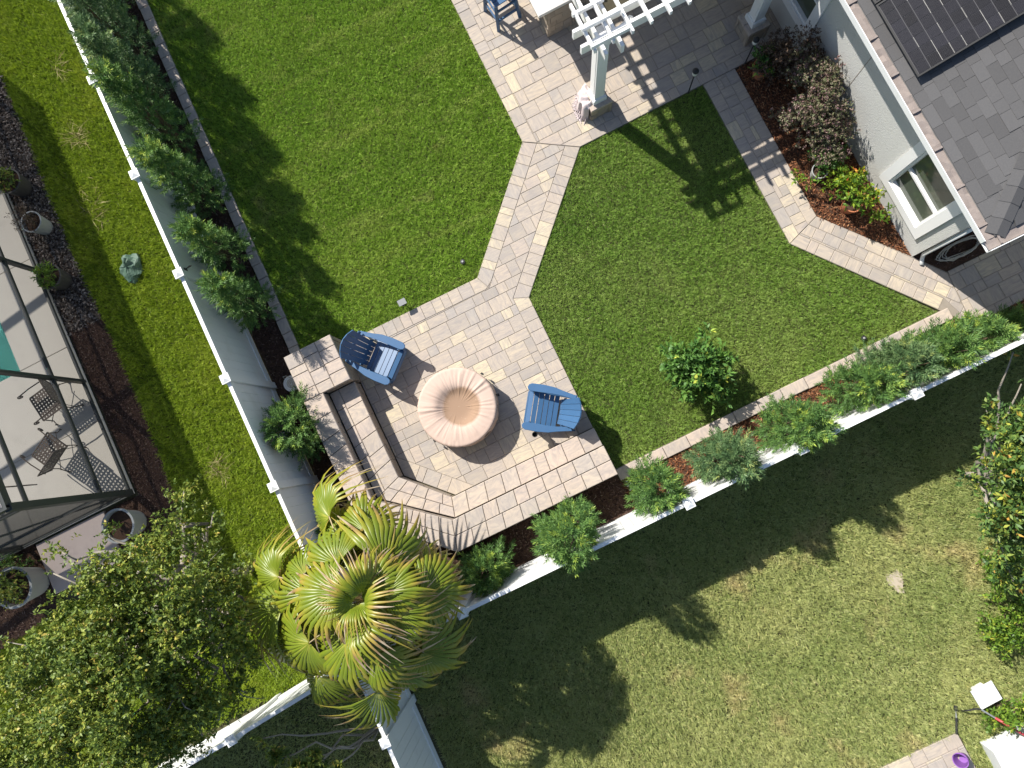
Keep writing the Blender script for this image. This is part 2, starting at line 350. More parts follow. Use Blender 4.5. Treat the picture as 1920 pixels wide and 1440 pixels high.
def npmesh(name, V, F, mat, parent=None, loc=(0, 0, 0), **attrs):
    V = np.ascontiguousarray(V, dtype=np.float32); F = np.ascontiguousarray(F, dtype=np.int32); m, k = F.shape
    me = bpy.data.meshes.new(name); me.vertices.add(len(V)); me.vertices.foreach_set('co', V.ravel())
    me.loops.add(m*k); me.loops.foreach_set('vertex_index', F.ravel())
    me.polygons.add(m); me.polygons.foreach_set('loop_start', np.arange(0, m*k, k, dtype=np.int32))
    try: me.polygons.foreach_set('loop_total', np.full(m, k, dtype=np.int32))
    except Exception: pass
    me.update(calc_edges=True)
    for n_, a in attrs.items():
        at = me.attributes.new(n_, 'FLOAT', 'POINT'); at.data.foreach_set('value', np.ascontiguousarray(a, dtype=np.float32))
    me.materials.append(MT[mat]); return link(name, me, parent, loc)
def unit(a): return a/np.maximum(np.linalg.norm(a, axis=-1, keepdims=True), 1e-9)
def leaves(base, d, L, W, fold=.25, curl=.1, up=None):
    """diamond leaves: base (n,3), direction (n,3), length, width -> V, F"""
    n = len(base); d = unit(d); ref = rng.normal(size=(n, 3))*.6 + (np.array([0, 0, 1.0]) if up is None else up)
    s = unit(np.cross(d, ref)); nn = np.cross(s, d)
    L = np.broadcast_to(L, n)[:, None]; W = np.broadcast_to(W, n)[:, None]
    mid = base+d*L*.45
    V = np.stack([base, mid+s*W/2+nn*W*fold, base+d*L-nn*L*curl, mid-s*W/2+nn*W*fold], 1).reshape(-1, 3)
    F = np.arange(4*n).reshape(n, 4)
    return V, F
def in_poly(x, y, poly):
    c = np.zeros(len(x), bool); n = len(poly)
    for i in range(n):
        x1, y1 = poly[i-1]; x2, y2 = poly[i]
        if y1 == y2: continue
        c ^= ((y1 > y) != (y2 > y)) & (x < (x2-x1)*(y-y1)/(y2-y1)+x1)
    return c
def scatter(poly, dens, holes=()):
    xs = [p[0] for p in poly]; ys = [p[1] for p in poly]; a = (max(xs)-min(xs))*(max(ys)-min(ys)); n = int(a*dens)
    x = rng.uniform(min(xs), max(xs), n); y = rng.uniform(min(ys), max(ys), n); k = in_poly(x, y, poly)
    for h in holes: k &= ~in_poly(x, y, h)
    return x[k], y[k]
def hash2(a, b, k):
    v = np.sin(a*127.1+b*311.7+k*74.7)*43758.5453; return v-np.floor(v)
def lawn(name, label, poly, dens, L, W, lean, mat, holes=(), z=0.0, thin=None, clump=.026):
    """single-triangle blades; neighbours within a tuft lean and tint alike"""
    x, y = scatter(poly, dens, holes)
    if thin is not None:
        k = rng.uniform(size=len(x)) < thin(x, y); x, y = x[k], y[k]
    n = len(x)
    gx, gy = np.floor(x/clump+.6*np.sin(y*19)), np.floor(y/clump+.6*np.sin(x*23)); h1, h2, h3 = hash2(gx, gy, 1), hash2(gx, gy, 2), hash2(gx, gy, 3)
    b = np.stack([x, y, np.full(n, z)], 1); a = h1*2*np.pi+rng.normal(0, 1.1, n)
    th = (lean+(h2-.5)*.9+rng.normal(0, .22, n)).clip(.05, 1.5); ln = L*rng.uniform(.65, 1.3, n)*(.6+.8*h3); wd = W*rng.uniform(.7, 1.3, n)
    dr = np.stack([np.cos(a)*np.sin(th), np.sin(a)*np.sin(th), np.cos(th)], 1); s = np.stack([-np.sin(a), np.cos(a), np.zeros(n)], 1)
    tw = rng.normal(0, .45, n)[:, None]; s = unit(s+np.cross(dr, s)*tw)
    V = np.stack([b+s*wd[:, None]/2, b-s*wd[:, None]/2, b+dr*ln[:, None]], 1).reshape(-1, 3)
    V[:, 2] = np.maximum(V[:, 2], z-.004)
    r = np.repeat(np.clip(rng.beta(2, 2.2, n)*.65+h3*.4-.04, 0, 1), 3)
    o = npmesh(name, V, np.arange(3*n).reshape(n, 3), mat, None, (0, 0, 0), rnd=r)
    stuff(tag(o, label, 'grass')); return o
def chips(name, label, poly, dens, L, W, mat, z=.012, holes=(), parent=None):
    x, y = scatter(poly, dens, holes); n = len(x); a = rng.uniform(0, 2*np.pi, n)
    b = np.stack([x, y, z+rng.uniform(0, .03, n)], 1); d = np.stack([np.cos(a), np.sin(a), rng.normal(0, .25, n)], 1)
    V, F = leaves(b, d, L*rng.uniform(.5, 1.5, n), W*rng.uniform(.6, 1.5, n), .1, 0)
    o = npmesh(name, V, F, mat, parent, (0, 0, 0), rnd=np.repeat(rng.uniform(size=n), 4))
    o['kind'] = 'stuff'
    if parent is None: tag(o, label, 'mulch')
    return o
# ------------------------------------------------------------------ the setting: ground, lawns, beds
PX_, PY_ = (-14.0, -8.85), (5.76, 13.5)                 # the neighbour's pool basin
g = MB()
for a, b, c, d in ((-60, 60, -60, PY_[0]), (-60, 60, PY_[1], 60), (-60, PX_[0], PY_[0], PY_[1]), (PX_[1], 60, PY_[0], PY_[1])):
    g.add([(a, c, -.03), (b, c, -.03), (b, d, -.03), (a, d, -.03)], [(0, 1, 2, 3)])
g = g.build('ground', 'ground')
struct(g); g['label'] = 'bare earth under the lawns and paving of the gardens'
LX, RY = -4.53, -1.65                                   # the two fence lines
L1 = [(-3.62, 13.2), (-3.79, 3.73), (-3.86, 3.5), (-2.98, 3.5), (-2.98, 3.42), (-.22, 3.40), (1.65, 5.31), (1.68, 12.2)]
L2 = [(2.54, 4.71), (.465, 2.63), (.46, -.83), (6.7, -.83), (5.03, 1.38), (5.04, 4.71)]
L3 = [(-6.98, 13.2), (-6.95, 10.2), (-7.0, 9.09), (-7.05, 7.39), (-6.98, 5.4), (-6.98, 4.08), (-7.06, 2.38), (-7.2, 1.42), (-9.8, 1.3), (-12.5, 1.0), (-12.5, -1.9), (-4.6, -1.75), (-4.6, 13.2)]
L4 = [(-4.47, -1.72), (-4.47, -9.6), (.2, -9.6), (.2, -7.2), (3.6, -7.17), (3.62, -9.6), (9.5, -9.6), (9.5, -1.72)]
L5 = [(-4.66, -1.85), (-12.5, -2.1), (-12.5, -9.5), (-4.66, -9.5)]
def spot(cx, cy, r, lo=.05): return lambda x, y: np.clip(((x-cx)**2+(y-cy)**2)/r**2, lo, 1)
lawn('lawn', 'bright green mown lawn between the shrub bed and the patio path', L1, 11500, .056, .0095, .62, 'grass_main')
lawn('lawn', 'fine green lawn with a citrus bush beside the house path', L2, 13500, .046, .0078, .65, 'grass_fine')
lawn('lawn', 'yellow green coarse grass strip outside the white fence beside the pool', L3, 6500, .085, .014, .75, 'grass_strip')
lawn('lawn', 'olive patchy lawn half in shade beyond the white fence', L4, 7600, .072, .0125, .8, 'grass_old', thin=spot(3.88, -4.6, .22))
lawn('lawn', 'dark shaded grass behind the fence corner under the palm', L5, 3500, .07, .013, .85, 'grass_old')
def bed(poly, label, mats, dens, L=.055, W=.014, z=.0, name='mulch_bed'):
    o = struct(MB().prism(poly, z-.03, z+.008).build(name, 'soil')); o['label'] = label
    chips('mulch', '', poly, dens, L, W, mats, z+.01, parent=o); return o
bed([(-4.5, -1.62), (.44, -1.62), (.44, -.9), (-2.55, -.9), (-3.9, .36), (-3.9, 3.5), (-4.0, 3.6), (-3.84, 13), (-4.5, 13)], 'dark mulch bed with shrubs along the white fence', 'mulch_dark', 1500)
bed([(.45, -1.62), (10, -1.62), (10, -1.3), (6.9, -1.3), (6.9, -1.05), (.45, -1.05)], 'red brown mulch bed with shrubs between kerb and white fence', 'mulch', 2600)
bed([(5.69, 4.70), (5.68, 1.61), (6.785, .225), (6.785, 4.70)], 'red brown mulch bed under the purple shrub against the house', 'mulch', 2600)
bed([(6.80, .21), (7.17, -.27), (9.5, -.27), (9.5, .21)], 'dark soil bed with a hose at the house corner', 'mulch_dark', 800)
NB = [(-7.70, 2.6), (-8.4, 2.6), (-8.4, 1.5), (-7.2, 1.42), (-7.06, 2.38), (-6.98, 4.08), (-6.98, 5.4), (-7.0, 6.0), (-7.72, 6.0)]
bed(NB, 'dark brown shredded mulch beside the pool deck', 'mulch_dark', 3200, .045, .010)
bed([(-7.72, 6.0), (-7.0, 6.0), (-7.05, 7.39), (-7.0, 9.09), (-6.95, 10.2), (-6.98, 13.2), (-7.75, 13.2)], 'grey bark chip strip with flower pots beside the pool deck', 'chip_grey', 2400, .06, .03)
bed([(-12.5, 1.0), (-9.8, 1.3), (-9.95, 2.7), (-12.5, 2.7)], 'dark planting bed with large pot beside the concrete slab', 'mulch_dark', 1200)

sp_ = []
for k in range(14): a_ = 2*math.pi*k/14; r_ = .13*(1+.3*math.sin(3*a_)+random.uniform(-.15, .15)); sp_.append((3.88+r_*math.cos(a_), -4.6+r_*1.5*math.sin(a_)))
struct(MB().prism(sp_, -.02, .012).build('sand_patch', 'sand'))['label'] = 'bare sandy patch in the olive lawn'
# ------------------------------------------------------------------ paving
CACHE = {}
def lay(parent, name, polys, zt, th, mat, gap=.006, bev=.006, jz=.002, ang0=0.0, rows=True):
    for p in polys:
        if abs(area(p)) < .004: continue
        if area(p) < 0: p = p[::-1]
        q = inset(p, gap/2)
        if area(q) < .003: continue
        cx = sum(a for a, _ in q)/len(q); cy = sum(b for _, b in q)/len(q)
        an = ang0+(math.pi/2 if random.random() < .35 else 0)
        c, s = math.cos(-an), math.sin(-an)
        loc = [((x-cx)*c-(y-cy)*s, (x-cx)*s+(y-cy)*c) for x, y in q]
        key = (name, mat, round(th, 3), tuple((round(x, 3), round(y, 3)) for x, y in loc))
        if key not in CACHE:
            me = MB().prism(loc, -th, 0, bev).mesh(name); me.materials.append(MT[mat]); CACHE[key] = me
        o = link(name, CACHE[key], parent, (cx, cy, zt+random.uniform(-jz, jz)), an)
        o.rotation_euler = (random.gauss(0, .004), random.gauss(0, .004), an)
def cells(x0, x1, y0, y1, ang=0.0, org=(0, 0), hs=(.285, .285, .19, .38), ws=(.19, .285, .285, .38)):
    c, s = math.cos(ang), math.sin(ang); T = lambda x, y: (org[0]+x*c-y*s, org[1]+x*s+y*c); out = []; y = y0
    while y < y1:
        h = random.choice(hs); x = x0-random.uniform(0, .3)
        while x < x1:
            wd = random.choice(ws)
            k = [y, y+h]
            if h > .3 and random.random() < .75: k = [y, y+random.choice((.19, .19, .12+.07)), y+h]; wd = random.choice((.285, .38, .24))
            for a, b in zip(k[:-1], k[1:]): out.append([T(x, a), T(x+wd, a), T(x+wd, b), T(x, b)])
            x += wd
        y += h
    return out
def border(poly, i, inner, step):
    a, b = Vector(poly[i]), Vector(poly[(i+1) % len(poly)]); c, d = Vector(inner[(i+1) % len(poly)]), Vector(inner[i])
    n = max(1, round((b-a).length/step)); ts = [0]+[min(1, max(0, (k+random.uniform(-.22, .22))/n)) for k in range(1, n)]+[1]
    u = (b-a).normalized(); L_ = (b-a).length; fd, fc = (d-a).dot(u), (c-a).dot(u); nn = (d-a)-u*fd
    lo, hi = max(0, fd)/L_, min(L_, fc)/L_
    ts = [t for t in ts[1:-1] if lo+.08/L_ < t < hi-.08/L_]; ts = [None]+ts+[None]
    out = []
    for t0, t1 in zip(ts[:-1], ts[1:]):
        o0, i0 = (a, d) if t0 is None else (a+u*t0*L_, a+u*t0*L_+nn)
        o1, i1 = (b, c) if t1 is None else (a+u*t1*L_, a+u*t1*L_+nn)
        out.append([tuple(o0), tuple(o1), tuple(i1), tuple(i0)])
    return out
def paving(name, label, poly, widths, zt=.035, ang=0.0, step=.2, hs=(.285, .285, .19, .38), ws=(.19, .285, .285, .38), keep=None):
    base = struct(MB().prism(poly, -.06, .026).build(name, 'bedding')); base['label'] = label
    inner = inset(poly, widths); pcs = []
    for i, wd in enumerate(widths):
        if wd: pcs += border(poly, i, inner, step)
    c, s = math.cos(-ang), math.sin(-ang); rx = [x*c-y*s for x, y in inner]; ry = [x*s+y*c for x, y in inner]
    for q in cells(min(rx)-.05, max(rx), min(ry)-.03, max(ry), ang, (0, 0), hs, ws):
        k = clip(inner, q)
        if k: pcs.append(k)
    if keep: pcs = [p for p in pcs if keep(p)]
    lay(base, 'paver', pcs, zt, .045, 'paver', ang0=ang); return base
paving('patio', 'sunlit fire pit patio and path of cream and grey concrete pavers', [(-3.0, 3.42), (-3.0, .72), (-2.3, 0), (.45, 0), (.47, 2.63), (2.545, 4.715), (1.645, 5.305), (-.22, 3.39)], [0, .27, 0, .27, .27, 0, .27, .27])
TV = [(1.65, 5.31), (2.55, 4.72), (6.775, 4.72), (6.775, 7.5), (1.69, 9.6)]
paving('terrace', 'cream and grey paver terrace under the white pergola', TV, [0, .2, 0, 0, .24], step=.3)
far = struct(MB().prism([(1.69, 9.61), (6.775, 7.51), (6.775, 13), (1.72, 13)], -.06, .03).build('terrace', 'bedding')); far['label'] = 'rest of the paver terrace beyond the pergola'
paving('house_path', 'narrow paver path beside the mulch bed along the house', [(5.05, 4.715), (5.04, 1.385), (5.68, 1.615), (5.69, 4.715)], [.215, 0, .2, 0], step=.29)
AD = math.atan2(-2.18, 1.68)
paving('house_path', 'diagonal paver path running past the house corner', [(5.04, 1.38), (6.72, -.80), (7.10, -1.29), (7.165, -.285), (6.785, .215), (5.68, 1.61)], [.22, 0, 0, 0, 0, 0], ang=AD, step=.25, hs=(.2, .28, .2), ws=(.19, .24, .3))
paving('side_path', 'shaded paver path along the end of the house', [(7.105, -1.29), (10.5, -1.29), (10.5, -.28), (7.17, -.28)], [0, 0, 0, 0])
paving('neighbour_terrace', 'sunlit paver terrace by the purple bucket', [(.2, -9.5), (3.58, -9.5), (3.58, -7.18), (.2, -7.18)], [0, 0, .22, 0], step=.3)
def kerb(label, p, q, wd, ln):
    p, q = Vector(p), Vector(q); d = (q-p).normalized(); nrm = Vector((-d.y, d.x)); n = round((q-p).length/ln)
    k = (q-p).length/n
    base = struct(MB().prism([tuple(p), tuple(q), tuple(q+nrm*wd), tuple(p+nrm*wd)], -.1, .03).build('kerb', 'bedding')); base['label'] = label
    pcs = []
    t = 0.0
    for i in range(n):
        a = p+d*k*i; b = p+d*k*(i+1); off = nrm*random.uniform(-.008, .008)
        pcs.append([tuple(a+off), tuple(b+off), tuple(b+off+nrm*wd), tuple(a+off+nrm*wd)])
    lay(base, 'kerb_stone', pcs, .07, .09, 'cap', .008, .008, .004, math.atan2(d.y, d.x))
kerb('shaded kerb of grey stones along the left shrub bed', (-3.77, 3.5), (-3.62, 13.0), .2, .29)
kerb('pale stone kerb between the lawn and the fence bed', (6.86, -.835), (.47, -.835), .215, .45)
# ------------------------------------------------------------------ seat wall of the fire pit
sw = thing('seat_wall', 'tiered stone seat wall with table pillar wrapping the fire pit patio', 'seat wall')
ZS, ZB = .46, .78
regs = [('s', [(-3.5, 2.6), (-3.5, .55), (-3.0, .72), (-3.0, 2.6)]), ('s', [(-3.5, .55), (-2.40, -.35), (-2.3, -.005), (-3.0, .72)]),
        ('s', [(-2.40, -.35), (.45, -.35), (.45, -.005), (-2.3, -.005)]), ('b', [(-3.88, 3.48), (-3.88, 2.6), (-2.96, 2.6), (-2.96, 3.48)]),
        ('b', [(-3.88, 2.6), (-3.88, .38), (-3.5, .55), (-3.5, 2.6)]), ('b', [(-3.88, .38), (-2.55, -.88), (-2.40, -.35), (-3.5, .55)]),
        ('b', [(-2.55, -.88), (.45, -.88), (.45, -.35), (-2.40, -.35)])]
grid = [([0, .36, 1], [.36]), ([0, .5, 1], [.28]), ([0, 1], [.33]), ([0, .34, .66, 1], [.22]), ([0, 1], [.36]), ([0, .5, 1], [.3]), ([0, .5, 1], [.3])]
core = MB()
for (kind, p), (cols, (st,)) in zip(regs, grid):
    zt = ZS if kind == 's' else ZB
    core.prism(inset(p, .05), .0, zt-.07)
    a, b, c, d = [Vector(q) for q in p]
    along = (b-a, d-a); L_ = max((b-a).length, (d-c).length)
    if (b-a).length < (d-a).length: pass
    # columns run across a->d, rows along a->b (or the other way for the bottom walls)
    if p[0][1]-p[1][1] > .3 and abs(p[0][0]-p[1][0]) < .5: P0, P1, Q0, Q1 = a, b, d, c          # left walls: rows down y
    else: P0, P1, Q0, Q1 = a, b, d, c
    n = max(1, round((P1-P0).length/st)); pcs = []
    for u0, u1 in zip(cols[:-1], cols[1:]):
        e0, e1, f0, f1 = P0.lerp(Q0, u0), P1.lerp(Q1, u0), P0.lerp(Q0, u1), P1.lerp(Q1, u1)
        m = n if u1-u0 > .3 else n
        ts = [0]+[(k+random.uniform(-.2, .2))/m for k in range(1, m)]+[1]
        for t0, t1 in zip(ts[:-1], ts[1:]):
            pcs.append([tuple(e0.lerp(e1, t0)), tuple(e0.lerp(e1, t1)), tuple(f0.lerp(f1, t1)), tuple(f0.lerp(f1, t0))])
    lay(sw, 'cap_stone', pcs, zt, .07, 'cap', .007, .009, .003)
core.build('wall_core', 'bedding', sw)
def face(p, q, z0, z1, parent, depth=.07, ln=.3, mat='block'):
    """courses of blocks along p->q; the open side is to the left of the direction"""
    p, q = Vector(p), Vector(q); d = (q-p).normalized(); nn = Vector((d.y, -d.x)); L_ = (q-p).length
    n = max(1, round((z1-z0)/.155)); h = (z1-z0)/n
    for r in range(n):
        x = -random.uniform(0, ln*.6)
        while x < L_-.02:
            l = random.choice((ln*.7, ln, ln*1.3)); a, b = max(0, x), min(L_, x+l); x += l
            if b-a < .04: continue
            pa, pb = p+d*a+d*.003, p+d*b-d*.003; o = nn*random.uniform(.012, .02)
            pl = [tuple(pa+o+nn*depth), tuple(pb+o+nn*depth), tuple(pb+o), tuple(pa+o)]
            c = (pa+pb)/2
            pl = [(x_-c.x, y_-c.y) for x_, y_ in pl]
            MB().prism(pl, 0, h-.006).build('block', mat, parent, (c.x, c.y, z0+r*h))
face((-3.0, 2.6), (-3.0, .72), .03, ZS-.07, sw); face((-3.0, .72), (-2.3, -.005), .03, ZS-.07, sw); face((-2.3, -.005), (.45, -.005), .03, ZS-.07, sw)
face((-3.88, 3.48), (-2.96, 3.48), .03, ZB-.07, sw); face((-2.96, 3.48), (-2.96, 2.6), .03, ZB-.07, sw); face((-2.98, 2.6), (-3.5, 2.6), ZS, ZB-.07, sw)
face((-3.5, 2.6), (-3.5, .55), ZS, ZB-.07, sw); face((-3.5, .55), (-2.40, -.35), ZS, ZB-.07, sw); face((-2.40, -.35), (.45, -.35), ZS, ZB-.07, sw)
face((.45, -.35), (.45, -.88), .0, ZB-.07, sw); face((.45, -.005), (.45, -.35), .0, ZS-.07, sw); face((.45, -.88), (-2.55, -.88), .0, ZB-.07, sw)
face((-2.55, -.88), (-3.88, .38), .0, ZB-.07, sw); face((-3.88, .38), (-3.88, 3.48), .0, ZB-.07, sw)

# ------------------------------------------------------------------ white vinyl fences
def fence(label, pts, first=True, last=True):
    f = thing('fence', label, 'fence')
    cm = MB(); cm.box((0, 0, .0), (.155, .155, .025)); cm.add([(-.07, -.07, .012), (.07, -.07, .012), (.07, .07, .012), (-.07, .07, .012), (0, 0, .05)], [(0, 1, 4), (1, 2, 4), (2, 3, 4), (3, 0, 4)])
    capm = cm.mesh('cap'); capm.materials.append(MT['vinyl'])
    pm = MB().box((0, 0, .925), (.127, .127, 1.85)).mesh('post'); pm.materials.append(MT['vinyl'])
    for i, p in enumerate(pts):
        if (i == 0 and not first) or (i == len(pts)-1 and not last): continue
        q = Vector(pts[min(i+1, len(pts)-1)])-Vector(pts[max(i-1, 0)]); an = math.atan2(q.y, q.x)
        po = link('post', pm, f, (p[0], p[1], 0), an); link('cap', capm, po, (0, 0, 1.862))
    for a, b in zip(pts[:-1], pts[1:]):
        a, b = Vector(a), Vector(b); d = b-a; L_ = d.length-.127; an = math.atan2(d.y, d.x); m = (a+b)/2
        MB().box((0, 0, 0), (L_, .06, .12)).build('top_rail', 'vinyl', f, (m.x, m.y, 1.745), an)
        MB().box((0, 0, 0), (L_, .06, .16)).build('bottom_rail', 'vinyl', f, (m.x, m.y, .13), an)
        n = max(1, round(L_/.168)); pw = L_/n; u = d.normalized(); st = a+u*.0635
        me = MB().prism([(-pw/2+.002, -.011), (pw/2-.002, -.011), (pw/2-.002, .011), (-pw/2+.002, .011)], .20, 1.69).mesh('plank'); me.materials.append(MT['vinyl'])
        for k in range(n):
            c = st+u*pw*(k+.5); link('plank', me, f, (c.x, c.y, 0), an+(random.gauss(0, .006)))
CR = (LX, RY)
fence('long white vinyl fence in front of the podocarpus shrubs and pool strip', [(LX, 12.79), (LX, 10.89), (LX, 8.96), (LX, 7.10), (LX, 5.22), (LX, 3.29), (LX, 1.38), (LX, -.53), CR])
fence('sunlit white vinyl fence along the red mulch bed', [CR, (-2.66, RY), (-.75, RY), (1.16, RY), (3.03, RY), (4.89, RY), (6.78, RY), (8.67, RY), (10.5, RY)], first=False)
fence('white vinyl fence running on past the corner under the palm fronds', [CR, (LX-.03, -2.88), (LX-.05, -4.78), (LX-.07, -6.68)], first=False)
fence('sunlit white vinyl fence under the leafy tree beyond the palm', [CR, (-6.75, -1.86), (-8.65, -2.0), (-10.55, -2.1), (-12.4, -2.2)], first=False)
# ------------------------------------------------------------------ house
HX, HY, EX, EY, EZ, SL = 6.78, .22, 6.51, -.08, 2.62, .42
house = thing('house', 'light stucco house with grey shingle hip roof and white gutter', 'house')
win = [(.45, 1.70, .44, 2.12), (4.38, 6.6, .55, 2.2)]          # outer trims: y0 y1 z0 z1
wl = MB()
def wallbox(y0, y1, z0, z1): wl.box((HX+.1, (y0+y1)/2, (z0+z1)/2), (.2, y1-y0, z1-z0))
ins_ = .06
ys = [HY, win[0][0]+ins_, win[0][1]-ins_, win[1][0]+ins_, win[1][1]-ins_, 14]
for k in (0, 2, 4): wallbox(ys[k], ys[k+1], 0, 2.65)
for k, wd in ((1, win[0]), (3, win[1])):
    wallbox(ys[k], ys[k+1], 0, wd[2]+ins_); wallbox(ys[k], ys[k+1], wd[3]-ins_, 2.65)
wl.box((9.4, HY+.1, 1.325), (4.84, .2, 2.65))
wl.build('wall', 'stucco', house)
jt = MB(); jt.box((HX-.0005, 3.22, 1.3), (.004, .012, 2.6)); jt.build('control_joint', 'bedding', house)
for y0, y1, z0, z1 in win:
    t = .17
    fr = MB()
    fr.box((HX-.012, (y0+y1)/2, z0+t/2), (.05, y1-y0, t)); fr.box((HX-.012, (y0+y1)/2, z1-t/2), (.05, y1-y0, t))
    fr.box((HX-.012, y0+t/2, (z0+z1)/2), (.05, t, z1-z0-2*t)); fr.box((HX-.012, y1-t/2, (z0+z1)/2), (.05, t, z1-z0-2*t))
    fo = fr.build('window', 'paint', house)
    i0, i1, j0, j1 = y0+t, y1-t, z0+t, z1-t; q = .045; sa = MB()
    for c, d in (((HX+.03, (i0+i1)/2, j0+q/2), (.07, i1-i0, q)), ((HX+.03, (i0+i1)/2, j1-q/2), (.07, i1-i0, q)),
                 ((HX+.03, i0+q/2, (j0+j1)/2), (.07, q, j1-j0-2*q)), ((HX+.03, i1-q/2, (j0+j1)/2), (.07, q, j1-j0-2*q))): sa.box(c, d)
    sa.build('frame', 'paint', fo)
    zm = (j0+j1)/2-.08
    MB().box((HX+.035, (i0+i1)/2, zm), (.05, i1-i0-2*q, .05)).build('mullion', 'paint', fo)
    for a, b in ((j0+q, zm-.028), (zm+.028, j1-q)):
        MB().box((HX+.06, (i0+i1)/2, (a+b)/2), (.008, i1-i0-2*q, b-a)).build('pane', 'glass', fo)
    sl_ = MB()
    for k in range(18):
        z = j0+q+.02+k*.031
        if z < zm-.05: sl_.box((HX+.078, (i0+i1)/2, z), (.012, i1-i0-2*q-.04, .012))
    sl_.build('blind', 'shade', fo)
# roof planes
xr, yr = 10.5, 14.0
hip = xr-EX
rf = MB(); zr = lambda d: EZ+d*SL
for dz in (0,):
    A_, B_, C_, D_ = (EX, EY, EZ), (EX, yr, EZ), (xr, yr, zr(hip)), (xr, EY+hip, zr(hip))
    E_ = (xr+hip, EY, EZ)
    rf.add([A_, B_, C_, D_], [(0, 3, 2, 1)]); rf.add([A_, D_, E_], [(0, 2, 1)])
rf.add([(EX+.02, EY+.02, EZ-.02), (EX+.02, yr, EZ-.02), (HX+.25, yr, EZ-.02), (HX+.25, HY+.25, EZ-.02), (xr, HY+.25, EZ-.02), (xr, EY+.02, EZ-.02)], [(0, 1, 2, 3), (0, 3, 4, 5)])
roof = rf.build('roof', 'flash', house)
SM = {}
def shingle(wd):
    if wd not in SM:
        me = MB().prism([(-.10, -wd/2+.002), (.10, -wd/2+.002), (.10, wd/2-.002), (-.10, wd/2-.002)], 0, .012).mesh('shingle'); me.materials.append(MT['shingle']); SM[wd] = me
    return SM[wd]
def cutshingle(k, zf):
    n = len(k); c = (sum(p[0] for p in k)/n, sum(p[1] for p in k)/n)
    vs = [(x-c[0], y-c[1], zf(x, y)) for x, y in k]+[(x-c[0], y-c[1], zf(x, y)-.014) for x, y in k]
    MB().add(vs, [tuple(range(n))]+[(n+i, n+(i+1) % n, (i+1) % n, i) for i in range(n)]).build('shingle', 'shingle', roof, (c[0], c[1], 0))
th = math.atan(SL); st = .135
PX0, PY0 = 6.60, 2.38                                            # solar array corner
for i in range(17):
    x = EX+.03+i*st; y = EY-.1-random.uniform(0, .2)
    while y < 4.4:
        wd = random.choice((.18, .23, .28, .33)); yc = y+wd/2; y += wd
        if yc+wd/2-EY < (x-.03-EX): continue
        if yc > PY0+.2 and x > PX0+.15: continue
        if yc-wd/2-EY < x+.18-EX:
            k = clip([(EX, EY), (EX+9, EY+9), (EX, EY+9)], [(x-.03, yc-wd/2+.002), (x+.17, yc-wd/2+.002), (x+.17, yc+wd/2-.002), (x-.03, yc+wd/2-.002)])
            if k: cutshingle(k, lambda px, py: zr(px-EX)+.012-.04*(px-x))
            continue
        o = link('shingle', shingle(wd), roof, (x+.07, yc, zr(x+.07-EX)+.004+random.choice((0, 0, .004))), 0)
        o.rotation_euler = (0, -th+.045, 0)
for i in range(15):                                             # the end slope
    y = EY+.03+i*st; x = EX-.1
    while x < 9.2:
        wd = random.choice((.18, .23, .28, .33)); xc = x+wd/2; x += wd
        if xc+wd/2-EX < (y-.03-EY) or xc > 8.6: continue
        if xc-wd/2-EX < y+.18-EY:
            k = clip([(EX, EY), (EX+9, EY), (EX+9, EY+9)], [(xc-wd/2+.002, y-.03), (xc+wd/2-.002, y-.03), (xc+wd/2-.002, y+.17), (xc-wd/2+.002, y+.17)])
            if k: cutshingle(k, lambda px, py: zr(py-EY)+.012-.04*(py-y))
            continue
        o = link('shingle', shingle(wd), roof, (xc, y+.07, zr(y+.07-EY)+.004+random.choice((0, 0, .004))), 0)
        o.rotation_euler = Matrix.Rotation(math.pi/2, 3, 'Z').to_euler(); o.rotation_mode = 'QUATERNION'
        o.rotation_quaternion = (Matrix.Rotation(th-.045, 3, 'X') @ Matrix.Rotation(math.pi/2, 3, 'Z')).to_quaternion()
for k in range(17):                                             # hip caps
    d = .02+k*.15
    for s_ in (0,):
        cm = MB(); a = .15; zc = zr(d)+.03
        u = Vector((1, 1, SL)).normalized(); l = Vector((1, 0, SL)); m_ = Vector((0, 1, SL))
        p0 = Vector((EX+d, EY+d, zr(d)+.028)); p1 = p0+Vector((.17, .17, .17*SL))-Vector((0, 0, .008))
        w1 = Vector((-.10, .10, -.04)); w2 = Vector((.10, -.10, -.04))
        cm.add([p0, p1, p1+w1, p0+w1, p1+w2, p0+w2], [(0, 1, 2, 3), (1, 0, 5, 4)])
        cm.add([q-Vector((0, 0, .012)) for q in (p0, p0+w1, p0+w2)]+[p0, p0+w1, p0+w2], [(0, 1, 4, 3), (2, 0, 3, 5)])
        cm.build('hip_shingle', 'shingle', roof)
